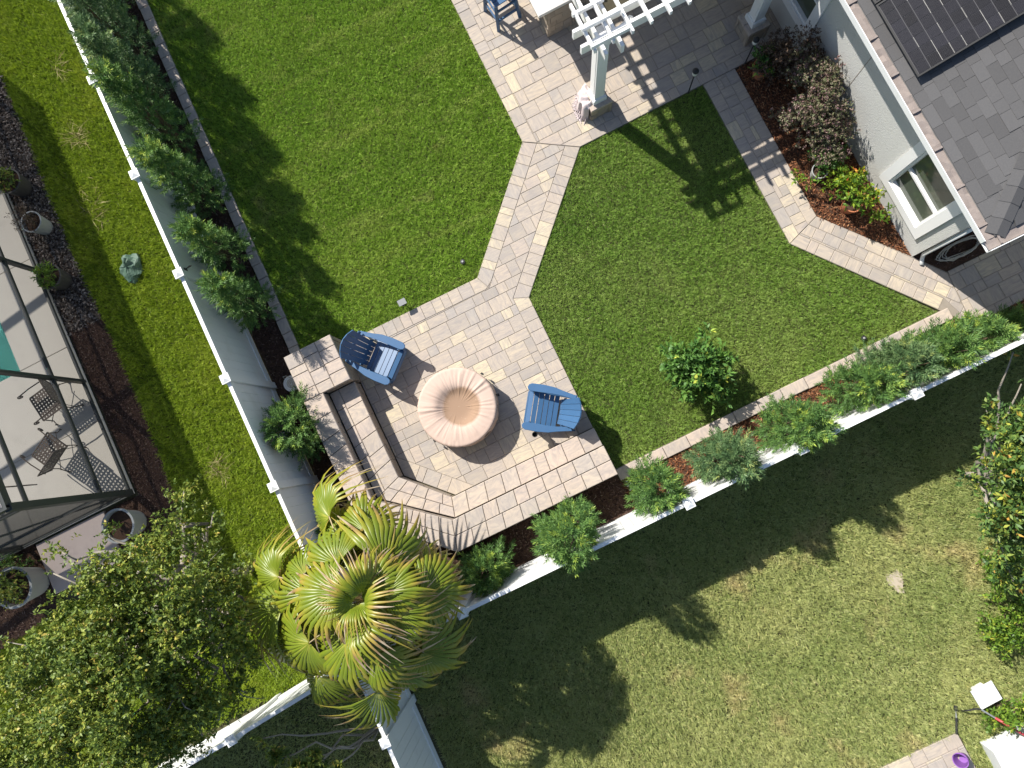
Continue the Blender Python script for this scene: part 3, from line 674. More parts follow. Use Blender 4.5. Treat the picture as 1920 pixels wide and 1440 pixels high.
# gutters: a trough, white lip, leaves in it
def gutter(p, q, out):
    p, q, out = Vector(p), Vector(q), Vector(out); d = (q-p); w_, h_ = .15, .11
    gm = MB(); z = Vector((0, 0, 1))
    i0, o0 = p, p+out*w_; i1, o1 = q, q+out*w_
    gm.bar((o0+o1)/2-d/2+z*-.04, (o0+o1)/2+d/2+z*-.04, .012, h_); gm.bar((i0+i1)/2-d/2+z*-.075, (i0+i1)/2+d/2+z*-.075, .012, .06)
    gm.bar(p+out*w_/2-z*.092, q+out*w_/2-z*.092, w_-.02, .008)
    go = gm.build('gutter', 'vinyl', house)
    db = MB(); n = int(d.length/.1)
    a, b = p+out*-.03-z*.016, p+out*(w_-.014)-z*.03
    vs = []
    for k in range(n+1):
        for t_ in (0, .5, 1): vs.append(a.lerp(b, t_)+d*(k/n)+z*(random.uniform(-.012, .018)))
    db.add(vs, [(3*k+j, 3*k+j+1, 3*k+j+4, 3*k+j+3) for k in range(n) for j in (0, 1)]); db.build('leaf_litter', 'debris', go)
    n = int(d.length/.62)
    for k in range(n+1):
        c = p+d*((k+.35)/(n+.7)); MB().bar(c+z*.004, c+out*(w_-.03)-z*.004, .03, .012).build('bracket', 'debris', go)
    return go
gutter((EX, EY+.0, EZ+.01), (EX, 9.0, EZ+.01), (-1, 0, 0))
gutter((EX-.15, EY, EZ+.01), (9.5, EY, EZ+.01), (0, -1, 0))
ds = MB(); ds.tube([(HX+.12, HY-.05, 2.3), (HX+.12, HY-.05, .16), (HX+.10, HY-.12, .07), (HX+.06, HY-.2, .05)], .035, 10); ds.build('downspout', 'vinyl', house, smooth=True)
# solar panels
def solar(x0, y0, wx, wy, label):
    cs = math.cos(th); T = lambda a, b, h: (x0+a*cs-h*math.sin(th), y0+b, zr(x0-EX)+.13+a*math.sin(th)+h*cs)
    rot = Matrix.Rotation(-th, 3, 'Y')
    fr = MB()
    for c, d in (((wx/2, .012), (wx, .024)), ((wx/2, wy-.012), (wx, .024)), ((.012, wy/2), (.024, wy-.05)), ((wx-.012, wy/2), (.024, wy-.05))):
        fr.box(T(c[0], c[1], 0), (d[0], d[1], .038), m=rot)
    t = fr.build('solar_panel', 'blackmetal', house)
    MB().box(T(wx/2, wy/2, -.004), (wx-.05, wy-.05, .012), m=rot).build('backing', 'busbar', t)
    nx, ny = round((wx-.06)/.16), round((wy-.06)/.16); cx, cy = (wx-.06)/nx, (wy-.06)/ny
    cm = MB().box((0, 0, 0), (cx-.011, cy-.008, .004)).mesh('cell'); cm.materials.append(MT['cell'])
    rb = MB(); q = rot.to_quaternion(); bb = MB()
    for i in range(nx):
        for j in range(ny):
            o = link('cell', cm, t, T(.03+(i+.5)*cx, .03+(j+.5)*cy, .006)); o.rotation_mode = 'QUATERNION'; o.rotation_quaternion = q
            for k in range(10): bb.box(T(.03+(i+.5)*cx, .03+(j+(k+.5)/10)*cy, .0092), (cx-.012, .0022, .0012), m=rot)
            if random.random() < .5 and i:
                for k in range(10): rb.box(T(.03+i*cx, .03+(j+(k+.5)/10)*cy, .0095), (.008, .0055, .002), m=rot)
    bb.build('busbar', 'busbar', t); rb.build('ribbon', 'lens', t)  # pale colour on random tab ribbons paints in their sun glints
    rl = MB()
    for b in (.25*wy, .75*wy): rl.box(T(wx/2, b, -.06), (wx, .04, .05), m=rot)
    rl.build('mounting_rail', 'blackmetal', t)
solar(PX0, PY0, 1.95, 1.2, 'black solar panel at the low corner of the roof array')
solar(PX0, PY0+1.22, 1.95, 1.2, 'black solar panel beside the low corner panel, along the gutter')
solar(PX0+1.97, PY0, 1.95, 1.2, 'black solar panel upslope of the low corner panel')
solar(PX0, PY0+2.44, 1.95, 1.2, 'black solar panel two along from the low corner panel')

# ------------------------------------------------------------------ pergola
pg = thing('pergola', 'white pergola with square columns on stone plinths over the terrace', 'pergola')
CX, CY_, ZP = 3.15, 5.27, 2.47
def column(x, y):
    MB().box((x, y, (.42+ZP)/2), (.19, .19, ZP-.42)).build('column', 'paint', pg)
    b = MB(); b.box((x, y, .475), (.26, .26, .11)); b.prism(inset([(x-.13, y-.13), (x+.13, y-.13), (x+.13, y+.13), (x-.13, y+.13)], .012), .53, .55); b.build('base_trim', 'paint', pg)
    pn = MB(); pn.box((x-.097, y, 1.45), (.008, .11, 1.5)); pn.box((x, y-.097, 1.45), (.11, .008, 1.5)); pn.build('column_panel', 'paint', pg)
    q = MB().prism([(x-.19, y-.19), (x+.19, y-.19), (x+.19, y+.19), (x-.19, y+.19)], .02, .36).build('plinth', 'block', pg)
    c = .215
    for k, (a, b_) in enumerate((((x-c, y-c), (x-c, y+c)), ((x-c, y+c), (x+c, y+c)), ((x+c, y+c), (x+c, y-c)), ((x+c, y-c), (x-c, y-c)))):
        face(a, b_, .03, .36, q, .05, .2)
    lay(q, 'cap_stone', [[(x-c, y-c), (x+c, y-c), (x+c, y), (x-c, y)], [(x-c, y), (x+c, y), (x+c, y+c), (x-c, y+c)]], .42, .06, 'cap', .006, .008, .001)
column(CX, CY_); column(6.23, 5.2)
bm = lambda p, q, wd=.05, ht=.19: MB().bar(p, q, wd, ht).build('beam', 'paint', pg)
for o in (-.135, .135): bm((CX-.42, CY_+o, ZP+.04), (6.7, CY_+o, ZP+.04)); bm((CX+o, CY_-.42, ZP+.04), (CX+o, 10.2, ZP+.04), .05, .187)
k = 0
for x in np.arange(CX-.28, 6.7, .31): MB().bar((x, CY_-.33, ZP+.178), (x, CY_+.5, ZP+.178), .04, .08).build('rafter', 'paint', pg)
for y in np.arange(CY_+.34, 10.2, .31): MB().bar((CX-.33, y, ZP+.182), (CX+.19, y, ZP+.182), .04, .08).build('rafter', 'paint', pg)
for y in (CY_-.28, CY_+.03): MB().bar((CX-.33, y, ZP+.262), (CX+.30, y, ZP+.262), .045, .08).build('rafter', 'paint', pg)
nx_, ny_ = 24, 30; vs = []
for i in range(nx_+1):
    for j in range(ny_+1):
        x, y = CX+.20+(6.7-CX-.20)*i/nx_, CY_+.20+(10.2-CY_-.20)*j/ny_
        vs.append((x, y, ZP-.02-.05*math.sin(math.pi*((i*4/nx_) % 1))+random.uniform(-.008, .008)))
MB().add(vs, [(i*(ny_+1)+j, (i+1)*(ny_+1)+j, (i+1)*(ny_+1)+j+1, i*(ny_+1)+j+1) for i in range(nx_) for j in range(ny_)]).build('shade_cloth', 'cloth_dark', pg, smooth=True)
br = MB()
br.bar((CX+.09, CY_, ZP-.42), (CX+.5, CY_, ZP-.03), .06, .09); br.build('brace', 'paint', pg)

# ------------------------------------------------------------------ bar counter, stool, throw
bar = thing('bar_counter', 'stone clad outdoor bar with pale granite top', 'bar counter', (2.95, 6.87, 0))
bx = MB().prism([(.03, .03), (.55, .03), (.55, 3.0), (.03, 3.0)], 0, 1.03).build('base', 'bedding', bar)
for a, b in (((0, 3.0), (0, 0)), ((0, 0), (.58, 0)), ((.58, 0), (.58, 3.0))): face(b, a, .02, 1.03, bx, .05, .24)
MB().prism([(-.21, -.14), (.62, -.14), (.62, 3.1), (-.21, 3.1)], 1.035, 1.085, .012).build('countertop', 'granite', bar)
stl = thing('bar_stool', 'blue slatted bar stool beside the granite counter', 'bar stool', (2.42, 7.72, 0), R(6))
for sx, sy in ((-1, -1), (1, -1), (1, 1), (-1, 1)):
    MB().bar((sx*.24, sy*.24, 0), (sx*.19, sy*.19, .73), .05, .06).build('leg', 'blue', stl)
for k in range(5): MB().box((0, -.2+k*.1, .75), (.46, .088, .025)).build('seat_slat', 'blue', stl)
for z in (.28, .55):
    for a, b in (((-.22, -.22), (.22, -.22)), ((.22, -.22), (.22, .22)), ((.22, .22), (-.22, .22)), ((-.22, .22), (-.22, -.22))):
        MB().bar((*a, z), (*b, z), .025, .05).build('rung', 'blue', stl)
for k in range(5): MB().bar((-.19+k*.095, .22, .77), (-.21+k*.105, .32, 1.2), .085, .02, (0, 1, 0)).build('back_slat', 'blue', stl)
for s_ in (-1, 1): MB().bar((s_*.25, -.2, .96), (s_*.25, .3, .98), .08, .025).build('arm', 'blue', stl)
tb = thing('throw_blanket', 'pink and white fringed throw heaped on the pergola plinth', 'blanket', (CX-.02, CY_+.02, 0))
# cloth draped over the plinth's far side and hanging to the ground
nu, nv = 22, 12; vs = []
for i in range(nu+1):
    a = R(100)+R(118)*i/nu
    for j in range(nv+1):
        t_ = j/nv; fold = 1+.10*math.sin(a*11+.8)+.05*math.sin(a*23)
        if t_ < .35: r_ = .14+t_/.35*.15; z = .445+.03*math.sin(a*9+t_*8)
        else: r_ = (.285+.05*(t_-.35))*fold; z = .44-(t_-.35)/.65*.41+.015*math.sin(a*13)
        vs.append((r_*math.cos(a), r_*math.sin(a), z))
MB().add(vs, [(i*(nv+1)+j, i*(nv+1)+j+1, (i+1)*(nv+1)+j+1, (i+1)*(nv+1)+j) for i in range(nu) for j in range(nv)]).build('cloth', 'throw', tb, smooth=True)
fm = MB()
for i in range(70):
    a = R(100)+R(118)*random.random(); r0 = .30+.03*random.random()
    fm.tube([(r0*math.cos(a), r0*math.sin(a), .08+.1*random.random()), ((r0+.05)*math.cos(a), (r0+.05)*math.sin(a), .045), ((r0+.08)*math.cos(a+random.gauss(0, .08)), (r0+.08)*math.sin(a+random.gauss(0, .08)), .04)], .007, 5)
fm.build('fringe', 'throw', tb)
for (x, y, lb) in ((4.74, 4.70, 'black stake garden light at the lawn edge of the terrace'), (5.89, 4.71, 'black stake garden light beside the terracotta pot')):
    t = thing('stake_light', lb, 'garden light', (x, y, 0), group='stake lights beside the terrace')
    MB().tube([(0, 0, -.05), (0, 0, .68)], .011, 8).build('stake', 'blackmetal', t)
    MB().lathe([(0, .68), (.028, .68), (.045, .72), (.048, .80), (0, .80)], 14).build('lens', 'lens', t, smooth=True)
    MB().lathe([(0, .80), (.055, .80), (.058, .82), (.03, .845), (0, .85)], 14).build('lid', 'blackmetal', t, smooth=True)

# ------------------------------------------------------------------ adirondack chairs
def adirondack(label, loc, rz, cup):
    t = thing('adirondack_chair', label, 'garden chair', loc, rz, 'blue chairs round the fire pit')
    pl = [(.43, .335), (.39, .385), (.30, .385), (.21, .365), (.12, .345), (.03, .325), (-.06, .305)]
    for i, (x, z) in enumerate(pl):                             # seat slats, first one rolls over the front
        if i == 0:
            MB().bar((x+.012, -.27, z-.01), (x+.012, .27, z-.01), .085, .02, (1, 0, .35)).build('seat_slat', 'blue', t)
        else: MB().bar((x, -.27, z), (x, .27, z), .08, .02, (-.2 if i > 1 else .12, 0, 1)).build('seat_slat', 'blue', t)
    b0, b1 = Vector((-.10, 0, .27)), Vector((-.47, 0, .92)); u = (b1-b0).normalized(); nn = Vector((u.z, 0, -u.x))
    for k in range(5):                                          # fanned, arched back
        c = (k-2); y0, y1 = c*.086, c*.108; w0, w1 = .081, .102; top = 1.0
        sag = lambda y: -nn*(.05*(1-(y/.33)**2))
        q = []
        e = []
        for tt, wd, yc in ((0, w0, y0), (top*.5, (w0+w1)/2, (y0+y1)/2), (top, w1, y1)):
            e.append((b0.lerp(b1, tt), wd, yc))
        vs = []
        for p, wd, yc in e:
            for sy in (-1, 1):
                for sz in (0, 1):
                    yy = yc+sy*wd/2; pt = p+Vector((0, yy, 0))+nn*(sz*.02)+sag(yy)
                    if p is e[-1][0]: pt -= u*(.10*(yy/.27)**2)
                    vs.append(pt)
        fs = []
        for r_ in (0, 4): fs += [(r_+0, r_+2, r_+6, r_+4), (r_+1, r_+5, r_+7, r_+3), (r_+0, r_+4, r_+5, r_+1), (r_+2, r_+3, r_+7, r_+6)]
        fs += [(0, 1, 3, 2), (8, 10, 11, 9)]
        MB().add(vs, fs).build('back_slat', 'blue', t)
    for z_, wd in ((.36, .50), (.66, .58)):
        p = b0+u*((z_-.27)/u.z)-nn*.06; MB().bar(p+Vector((0, -wd/2, 0)), p+Vector((0, wd/2, 0)), .06, .022, nn).build('back_rail', 'blue', t)
    for s_ in (-1, 1):
        pts = [(-.40, .285), (-.40, .215), (-.30, .225), (-.12, .25), (.05, .255), (.25, .25), (.40, .25), (.45, .27), (.47, .315), (.45, .36), (.40, .385), (.20, .39), (0, .375), (-.15, .335)]
        pl_ = [(x, s_*(y+.02)) for x, y in pts]; pl_ = pl_ if s_ < 0 else pl_[::-1]
        if area(pl_) < 0: pl_ = pl_[::-1]
        MB().prism(pl_, .535, .56, .006).build('arm', 'blue', t)
        MB().bar((.36, s_*.30, 0), (.36, s_*.30, .535), .025, .10, (0, 1, 0)).build('leg', 'blue', t)
        MB().bar((-.38, s_*.285, .56-.03), (-.30, s_*.285, .30), .025, .06, (0, 1, 0)).build('arm_support', 'blue', t)
        MB().bar((.44, s_*.283, .33), (-.44, s_*.283, .06), .11, .024, (0, 1, 0)).build('leg', 'blue', t)
    if cup:
        cp = MB(); cp.lathe([(.042, .52), (.05, .525), (.05, .545), (.042, .55), (.042, .52)], 18, (.22, cup*.46, 0)); cp.lathe([(.041, .535), (.036, .44), (0, .44)], 18, (.22, cup*.46, 0)); cp.bar((.22, cup*.40, .532), (.22, cup*.42, .532), .03, .012)
        cp.build('cup_holder', 'blackmetal', t, smooth=True)
    return t
c1 = Y(722, 675, .35); c2 = Y(1018, 767, .35)
def seat_at(p, an): return (p.x-.16*math.cos(an), p.y-.16*math.sin(an), .036)
a1 = R(-22.8-26.1); a2 = R(171-26.1)
adirondack('blue adirondack chair backed against the stone table pillar', seat_at(c1, a1), a1, 0)
adirondack('blue adirondack chair with cup holder at the lawn edge of the patio', seat_at(c2, a2), a2, 1)

# ------------------------------------------------------------------ covered fire pit
fp = thing('fire_pit', 'round fire pit under a pleated pink beige fabric cover', 'fire pit', (-1.53, 1.36, .036))
nr, na = 44, 180; prof = []
for i in range(nr+1):
    s_ = i/nr
    if s_ < .72:
        r_ = s_/.72*.655
        z = .405+.11*(1/(1+math.exp(-(r_-.315)/.042)))-.012*max(0, (r_-.45)/.2)**2
    elif s_ < .80:
        k = (s_-.72)/.08; r_ = .655+.045*math.sin(k*math.pi/2); z = .503-.045*(1-math.cos(k*math.pi/2))
    else:
        k = (s_-.80)/.20; r_ = .70-.015*k; z = .458-.40*k
    prof.append((r_, z, s_))
ph = rng.uniform(0, 6.28, 6); vs = []
pk = [(random.uniform(0, 6.283), random.uniform(.010, .026), random.uniform(.005, .016), random.uniform(.2, .5), random.uniform(.5, .74)) for _ in range(95)]
for r_, z, s_ in prof:
    for j in range(na):
        a = 2*math.pi*j/na; wr = 0
        for (pa, pw, amp, r0, r1) in pk:
            da = abs((a-pa+math.pi) % (2*math.pi)-math.pi)
            if da < pw*3:
                env = max(0, min(1, (r_-r0+.12)/.12))*max(0, min(1, (r1+.08-r_)/.08)) if s_ < .8 else .8
                wr += amp*math.exp(-(da/pw)**2)*env
        side = max(0, (s_-.78)/.22); rr = r_*(1+side*.02*math.sin(7*a+1)+side*.012*math.sin(17*a))+ (wr*.9 if s_ > .78 else 0)
        vs.append((rr*math.cos(a), rr*math.sin(a), z+(wr if s_ < .78 else 0)*min(1, r_/.15)))
cv = MB().add(vs, [(i*na+j, i*na+(j+1) % na, (i+1)*na+(j+1) % na, (i+1)*na+j) for i in range(nr) for j in range(na)]).build('cover', 'cover', fp, smooth=True)
hm = MB(); hm.lathe([(.685, .056), (.695, .05), (.70, .065), (.69, .075)], 90); hm.build('hem', 'cover', fp, smooth=True)
MB().lathe([(.0, .0), (.63, .0), (.64, .35), (.0, .38)], 32).build('burner_base', 'block', fp)
for an in (R(207), R(-8), R(30)):
    b = MB(); c, s_ = math.cos(an), math.sin(an)
    b.bar((.715*c, .715*s_, .33), (.725*c, .725*s_, .13), .035, .008, (c, s_, 0)); b.box((.735*c, .735*s_, .2), (.03, .05, .045), an); b.build('strap', 'blackmetal', fp)
# ------------------------------------------------------------------ pool, deck and screen cage next door
dk = struct(MB().prism([(-14, 2.70), (-7.79, 2.70), (-7.79, 5.74), (-14, 5.74)], -.02, .075).prism([(-8.83, 5.745), (-7.79, 5.745), (-7.79, 13.4), (-8.83, 13.4)], -.02, .075).build('pool_deck', 'bedding'))
dk['label'] = 'pale textured pool deck inside the screen cage'
sl_ = []
for x0, x1 in ((-14, -11.9), (-11.9, -9.75), (-9.75, -7.75)):
    for y0, y1 in ((2.66, 4.2), (4.2, 5.76)): sl_.append([(x0, y0), (x1, y0), (x1, y1), (x0, y1)])
for k in range(4): sl_.append([(-8.85, 5.76+k*1.93), (-7.75, 5.76+k*1.93), (-7.75, 7.69+k*1.93), (-8.85, 7.69+k*1.93)])
lay(dk, 'deck_slab', sl_, .10, .09, 'deck', .008, .008, .0)
a, b, c, d = PX_[0], PX_[1], PY_[0], PY_[1]
sh = MB().add([(a, c, .09), (b, c, .09), (b, d, .09), (a, d, .09), (a, c, -1.2), (b, c, -1.2), (b, d, -1.2), (a, d, -1.2)], [(4, 5, 6, 7), (0, 4, 5, 1), (1, 5, 6, 2), (2, 6, 7, 3), (3, 7, 4, 0)]).build('pool_basin', 'poolshell'); struct(sh)['label'] = 'turquoise basin of the swimming pool'
wt = MB().add([(a+.01, c+.01, 0), (b-.01, c+.01, 0), (b-.01, d-.01, 0), (a+.01, d-.01, 0)], [(0, 1, 2, 3)]).build('pool_water', 'water'); struct(wt)['label'] = 'turquoise swimming pool water'
cg = thing('screen_cage', 'dark bronze screen enclosure over the pool deck', 'pool enclosure')
DX, DY, ZT = -7.77, 2.69, 3.0
cagey = [DY, 5.0, 7.4, 9.8, 12.2]
for i, y in enumerate(cagey): MB().box((DX, y, (.1+ZT)/2), (.09 if i else .11, .055 if i else .11, ZT-.1)).build('post', 'bronze', cg)
for x in (-10.1, -12.4): MB().box((x, DY, (.1+ZT)/2), (.055, .09, ZT-.1)).build('post', 'bronze', cg)
def rail(p, q, wd, ht, nm='rail'): return MB().bar(p, q, wd, ht).build(nm, 'bronze', cg)
rail((DX, DY+.06, .92), (DX, 13.3, .92), .05, .055); rail((DX, DY+.06, 2.62), (DX, 13.3, 2.62), .05, .05)
rail((DX, DY+.06, .125), (DX, 13.3, .125), .05, .045); rail((DX-.06, DY, .125), (-13.5, DY, .125), .05, .045)
rail((DX-.06, DY, .92), (-13.5, DY, .92), .05, .055); rail((DX-.06, DY, 2.62), (-13.5, DY, 2.62), .05, .05)
rail((DX, DY, ZT), (DX, 13.3, ZT), .06, .13, 'eave_beam'); rail((DX+.03, DY, ZT+.002), (-13.5, DY, ZT+.002), .06, .13, 'eave_beam')
for y in cagey[1:]: rail((DX-.03, y, ZT+.03), (-13.5, y, ZT+.9), .055, .15, 'roof_beam')
for k in range(1, 3): rail((DX-2.0*k, DY+.03, ZT+.03+.155*2.0*k), (DX-2.0*k, 13.3, ZT+.03+.155*2.0*k), .05, .06, 'purlin')
rail((DX-.1, DY+.002, .2), (-10.05, DY+.002, 2.58), .03, .05, 'brace')
def pane(vs, m='wall_screen'): return MB().add(vs, [(0, 1, 2, 3)]).build('screen', m, cg)
for y0, y1 in zip(cagey, cagey[1:]+[13.3]): 
    pane([(DX, y0, .15), (DX, y1, .15), (DX, y1, ZT-.06), (DX, y0, ZT-.06)])
    pane([(DX-.02, y0, ZT+.07), (DX-.02, y1, ZT+.07), (-13.5, y1, ZT+.97), (-13.5, y0, ZT+.97)], 'screen')
for x0, x1 in ((DX, -10.1), (-10.1, -12.4)): pane([(x0, DY, .15), (x1, DY, .15), (x1, DY, ZT-.06), (x0, DY, ZT-.06)])
def spiral(c, u, v, r0, turns, sgn=1, n=26, a0=0):
    c, u, v = Vector(c), Vector(u), Vector(v); out = []
    for i in range(n+1):
        t = i/n; a = a0+sgn*turns*2*math.pi*t; r_ = r0*(1-.86*t); out.append(c+(u*math.cos(a)+v*math.sin(a))*r_)
    return out
orn = thing('wall_ornament', 'wrought iron scroll ornament hanging on the screen cage', 'ornament', (*Y(24, 912, 2.0).xy, 2.0), R(68))
om = MB(); U_, V_ = (0, 1, 0), (0, 0, 1)
for sx in (-1, 1):
    for cz, r0 in ((.22, .10), (.0, .12), (-.22, .10)):
        om.tube(spiral((0, sx*.14, cz), (0, sx, 0), V_, r0, 1.6, 1), .009, 6); om.tube(spiral((0, sx*.05, cz+.08), (0, -sx, 0), V_, .07, 1.4, -1), .008, 6)
om.tube([(0, 0, -.42), (0, 0, .42)], .01, 6); om.tube([(0, -.3, 0), (0, 0, .42), (0, .3, 0), (0, 0, -.42), (0, -.3, 0)], .008, 6)
om.build('scrollwork', 'iron', orn)
MB().tube([(0, 0, .42), (0, 0, 1.18)], .004, 6).build('hanging_chain', 'blackmetal', orn)
def weave(mb, o, ux, uy, w_, h_, pitch=.056, strap=.034):
    o, ux, uy = Vector(o), Vector(ux), Vector(uy); nz = ux.cross(uy)
    n = int(w_/pitch); m = int(h_/pitch)
    for i in range(n+1): p = o+ux*(i*w_/n-w_/2); mb.bar(p-uy*h_/2, p+uy*h_/2, strap, .004, nz)
    for j in range(m+1): p = o+uy*(j*h_/m-h_/2)+nz*.0045; mb.bar(p-ux*w_/2, p+ux*w_/2, strap, .004, nz)
def iron_chair(label, loc, rz):
    t = thing('iron_chair', label, 'patio chair', loc, rz, 'woven iron chairs on the pool deck')
    sm = MB(); weave(sm, (0, 0, .42), (1, 0, 0), (0, 1, 0), .46, .50); sm.build('seat', 'iron', t)
    bk = MB(); u = Vector((-.30, 0, .95)).normalized(); weave(bk, Vector((-.25, 0, .44))+u*.26, (0, 1, 0), u, .48, .48); bk.build('backrest', 'iron', t)
    fr = MB(); fr.tube([(.23, -.25, .42), (.23, .25, .42), (-.24, .25, .42), (-.24, -.25, .42), (.23, -.25, .42)], .011, 6)
    tp = Vector((-.25, 0, .44))+u*.52
    fr.tube([(-.25, -.25, .42), tp+Vector((0, -.25, 0)), tp+Vector((-.02, 0, .04)), tp+Vector((0, .25, 0)), (-.25, .25, .42)], .011, 6); fr.build('frame', 'iron', t)
    for s_ in (-1, 1):
        am = MB(); am.tube([(-.33, s_*.27, .66), (0, s_*.29, .66), (.24, s_*.29, .64)]+spiral((.25, s_*.29, .59), (0, 0, 1), (1, 0, 0), .055, 1.3), .011, 6); am.build('arm', 'iron', t)
        for x0, x1 in ((.21, .30), (-.21, -.32)):
            MB().tube([(x0, s_*.25, .42), (x0+.02*s_*0, s_*.26, .2), (x1, s_*.27, .03)]+spiral((x1+.0, s_*.27, .032), (0, 0, -1), (1, 0, 0), .03, .8, 1, 8), .010, 6).build('leg', 'iron', t)
    sp = MB(); sp.tube([(.25, -.26, .2), (-.26, .26, .2)], .007, 6); sp.tube([(.25, .26, .2), (-.26, -.26, .2)], .007, 6); sp.build('stretcher', 'iron', t)
iron_chair('woven iron armchair by the pool corner on the deck', (-8.31, 4.81, .1), R(190))
iron_chair('woven iron armchair near the bottom corner of the screen cage', (-8.61, 3.97, .1), R(121))

# ------------------------------------------------------------------ plants
def tipset(blobs, n, shell=.55, cl=8):
    """points spread through ellipsoids (x, y, z, rx, rz) as leaf clumps, denser outwards, with outward directions"""
    sub_ = []
    for b in blobs:
        for _ in range(max(3, int(cl*(b[3]/.35)**2))):
            q = unit(rng.normal(size=3))*rng.uniform(.35, 1.0); rr = b[3]*rng.uniform(.26, .5)*min(1, (.45/b[3])**.5)
            sub_.append((b[0]+q[0]*b[3]*.85, b[1]+q[1]*b[3]*.85, b[2]+q[2]*b[4]*.85, rr, rr*.75))
    if cl: blobs = sub_
    wgt = np.array([b[3]**2*b[4] for b in blobs]); ks = rng.choice(len(blobs), n, p=wgt/wgt.sum()); B = np.array(blobs, float)[ks]
    d = unit(rng.normal(size=(n, 3))); rad = rng.uniform(0, 1, n)**shell; sc = np.stack([B[:, 3], B[:, 3], B[:, 4]], 1)
    return B[:, :3]+d*sc*rad[:, None]*(1+rng.normal(0, .1, (n, 1))), d, rad
def rosettes(p, d, m, L, W, spread=1.0, upb=.5, tone=None, droop=.15):
    """m leaves round each tip"""
    n = len(p); ax = unit(d+np.array([0, 0, upb])+rng.normal(0, .35, (n, 3))); P_ = np.repeat(p, m, 0); A = np.repeat(ax, m, 0)
    r_ = unit(np.cross(A, rng.normal(size=A.shape))); al = rng.uniform(.45, 1.35, len(A))*spread
    dr = A*np.cos(al)[:, None]+r_*np.sin(al)[:, None]; dr[:, 2] -= droop*rng.uniform(0, 1, len(dr))
    P_ = P_+A*rng.uniform(-.05, .05, (len(A), 1))*L/.06
    V, F = leaves(P_, dr, L*rng.uniform(.6, 1.25, len(A)), W*rng.uniform(.7, 1.2, len(A)), .22, .12, A)
    t0 = np.repeat(rng.uniform(0, 1, n) if tone is None else tone, m)
    return V, F, np.repeat(np.clip(t0*.65+rng.normal(.17, .14, len(A)), 0, 1), 4)
def limbs(mb, base, targets, r0, jit=.12, r1=.006, mid=.5, n=6):
    base = Vector(base)
    for tg in targets:
        tg = Vector(tg); pts = [base]
        for k in range(1, n+1):
            t = k/n; p = base.lerp(tg, t); p.z = base.z+(tg.z-base.z)*(t**.8)
            pts.append(p+Vector((random.gauss(0, jit), random.gauss(0, jit), random.gauss(0, jit*.5)))*(1-t)*t*2)
        mb.tube(pts, [r0*(1-k/n)**.9+r1 for k in range(n+1)], 7)
def bush(name, label, cat, loc, blobs, n, m, L, W, mat, stems=7, r0=.018, group=None, spread=1.0, upb=.5, barkm='stem', tonefn=None, shell=.5, droop=.15):
    t = thing(name, label, cat, (loc[0], loc[1], loc[2] if len(loc) > 2 else 0), 0, group)
    p, d, rad = tipset(blobs, n, shell); tone = None if tonefn is None else tonefn(p, rad)
    p[:, 2] = np.maximum(p[:, 2], .05)
    V, F, r_ = rosettes(p, d, m, L, W, spread, upb, tone, droop); V[:, 2] = np.maximum(V[:, 2], .01)
    npmesh('foliage', V, F, mat, t, rnd=r_)
    sm = MB(); ks = rng.choice(len(p), stems); limbs(sm, (0, 0, -.03), [tuple(q) for q in p[ks]], r0, .05, .004); sm.build('stems', barkm, t, smooth=True)
    return t
def podocarpus(label, x, y, h, r, n, mat='podo', group='podocarpus shrubs along the fences', lean=(0, 0), tall=False):
    t = thing('podocarpus_shrub', label, 'shrub', (x, y, 0), 0, group)
    u = rng.uniform(.06, 1, n)**.8; a = rng.uniform(0, 2*np.pi, n); lob = 1+.22*np.sin(3*a+rng.uniform(0, 6))+.15*np.sin(5*a+u*7)
    pr = r*lob*np.where(tall, np.clip(1.12-.95*u, .1, 1)*np.clip(u*6, .3, 1), np.sqrt(np.clip(1-((u-.42)/.62)**2, .02, 1)))*rng.uniform(.35, 1, n)**.6
    p = np.stack([pr*np.cos(a)+lean[0]*u, pr*np.sin(a)+lean[1]*u, u*h], 1)
    low = p[:, 2] < 1.75; p[low, 1] = np.maximum(p[low, 1], RY+.17-y); p[low, 0] = np.maximum(p[low, 0], LX+.17-x)      # kept off the fence
    d = unit(np.stack([np.cos(a)*.75, np.sin(a)*.75, .35+.9*u], 1)+rng.normal(0, .3, (n, 3)))
    m = 24; ln = rng.uniform(.13, .26, n); s = np.tile(np.linspace(.05, 1, m), n); D = np.repeat(d, m, 0)
    B = np.repeat(p, m, 0)+D*(np.repeat(ln, m)*s)[:, None]
    pp = unit(np.cross(D, np.array([.3, .2, 1.0]))); qq = np.cross(D, pp); f = np.tile(np.arange(m)*2.4, n)+np.repeat(rng.uniform(0, 6, n), m)
    al = 1.15-.75*s; ld = D*np.cos(al)[:, None]+(pp*np.cos(f)[:, None]+qq*np.sin(f)[:, None])*np.sin(al)[:, None]
    N_ = len(B); V, F = leaves(B, ld, rng.uniform(.055, .095, N_), rng.uniform(.011, .017, N_), .1, .08)
    lo_ = V[:, 2] < 1.84; V[lo_, 1] = np.maximum(V[lo_, 1], RY+.035-y); V[lo_, 0] = np.maximum(V[lo_, 0], LX+.035-x)
    tone = np.repeat(rng.uniform(.1, .8, n)+.18*(u > .7)*rng.uniform(0, 1, n), m)+.16*(s-.6)+rng.normal(0, .06, N_)
    npmesh('foliage', V, F, mat, t, rnd=np.repeat(np.clip(tone, 0, 1), 4))
    sm = MB(); limbs(sm, (0, 0, -.03), [tuple(q) for q in p[rng.choice(n, 12)]], .017, .05, .004); sm.build('stems', 'stem', t, smooth=True)
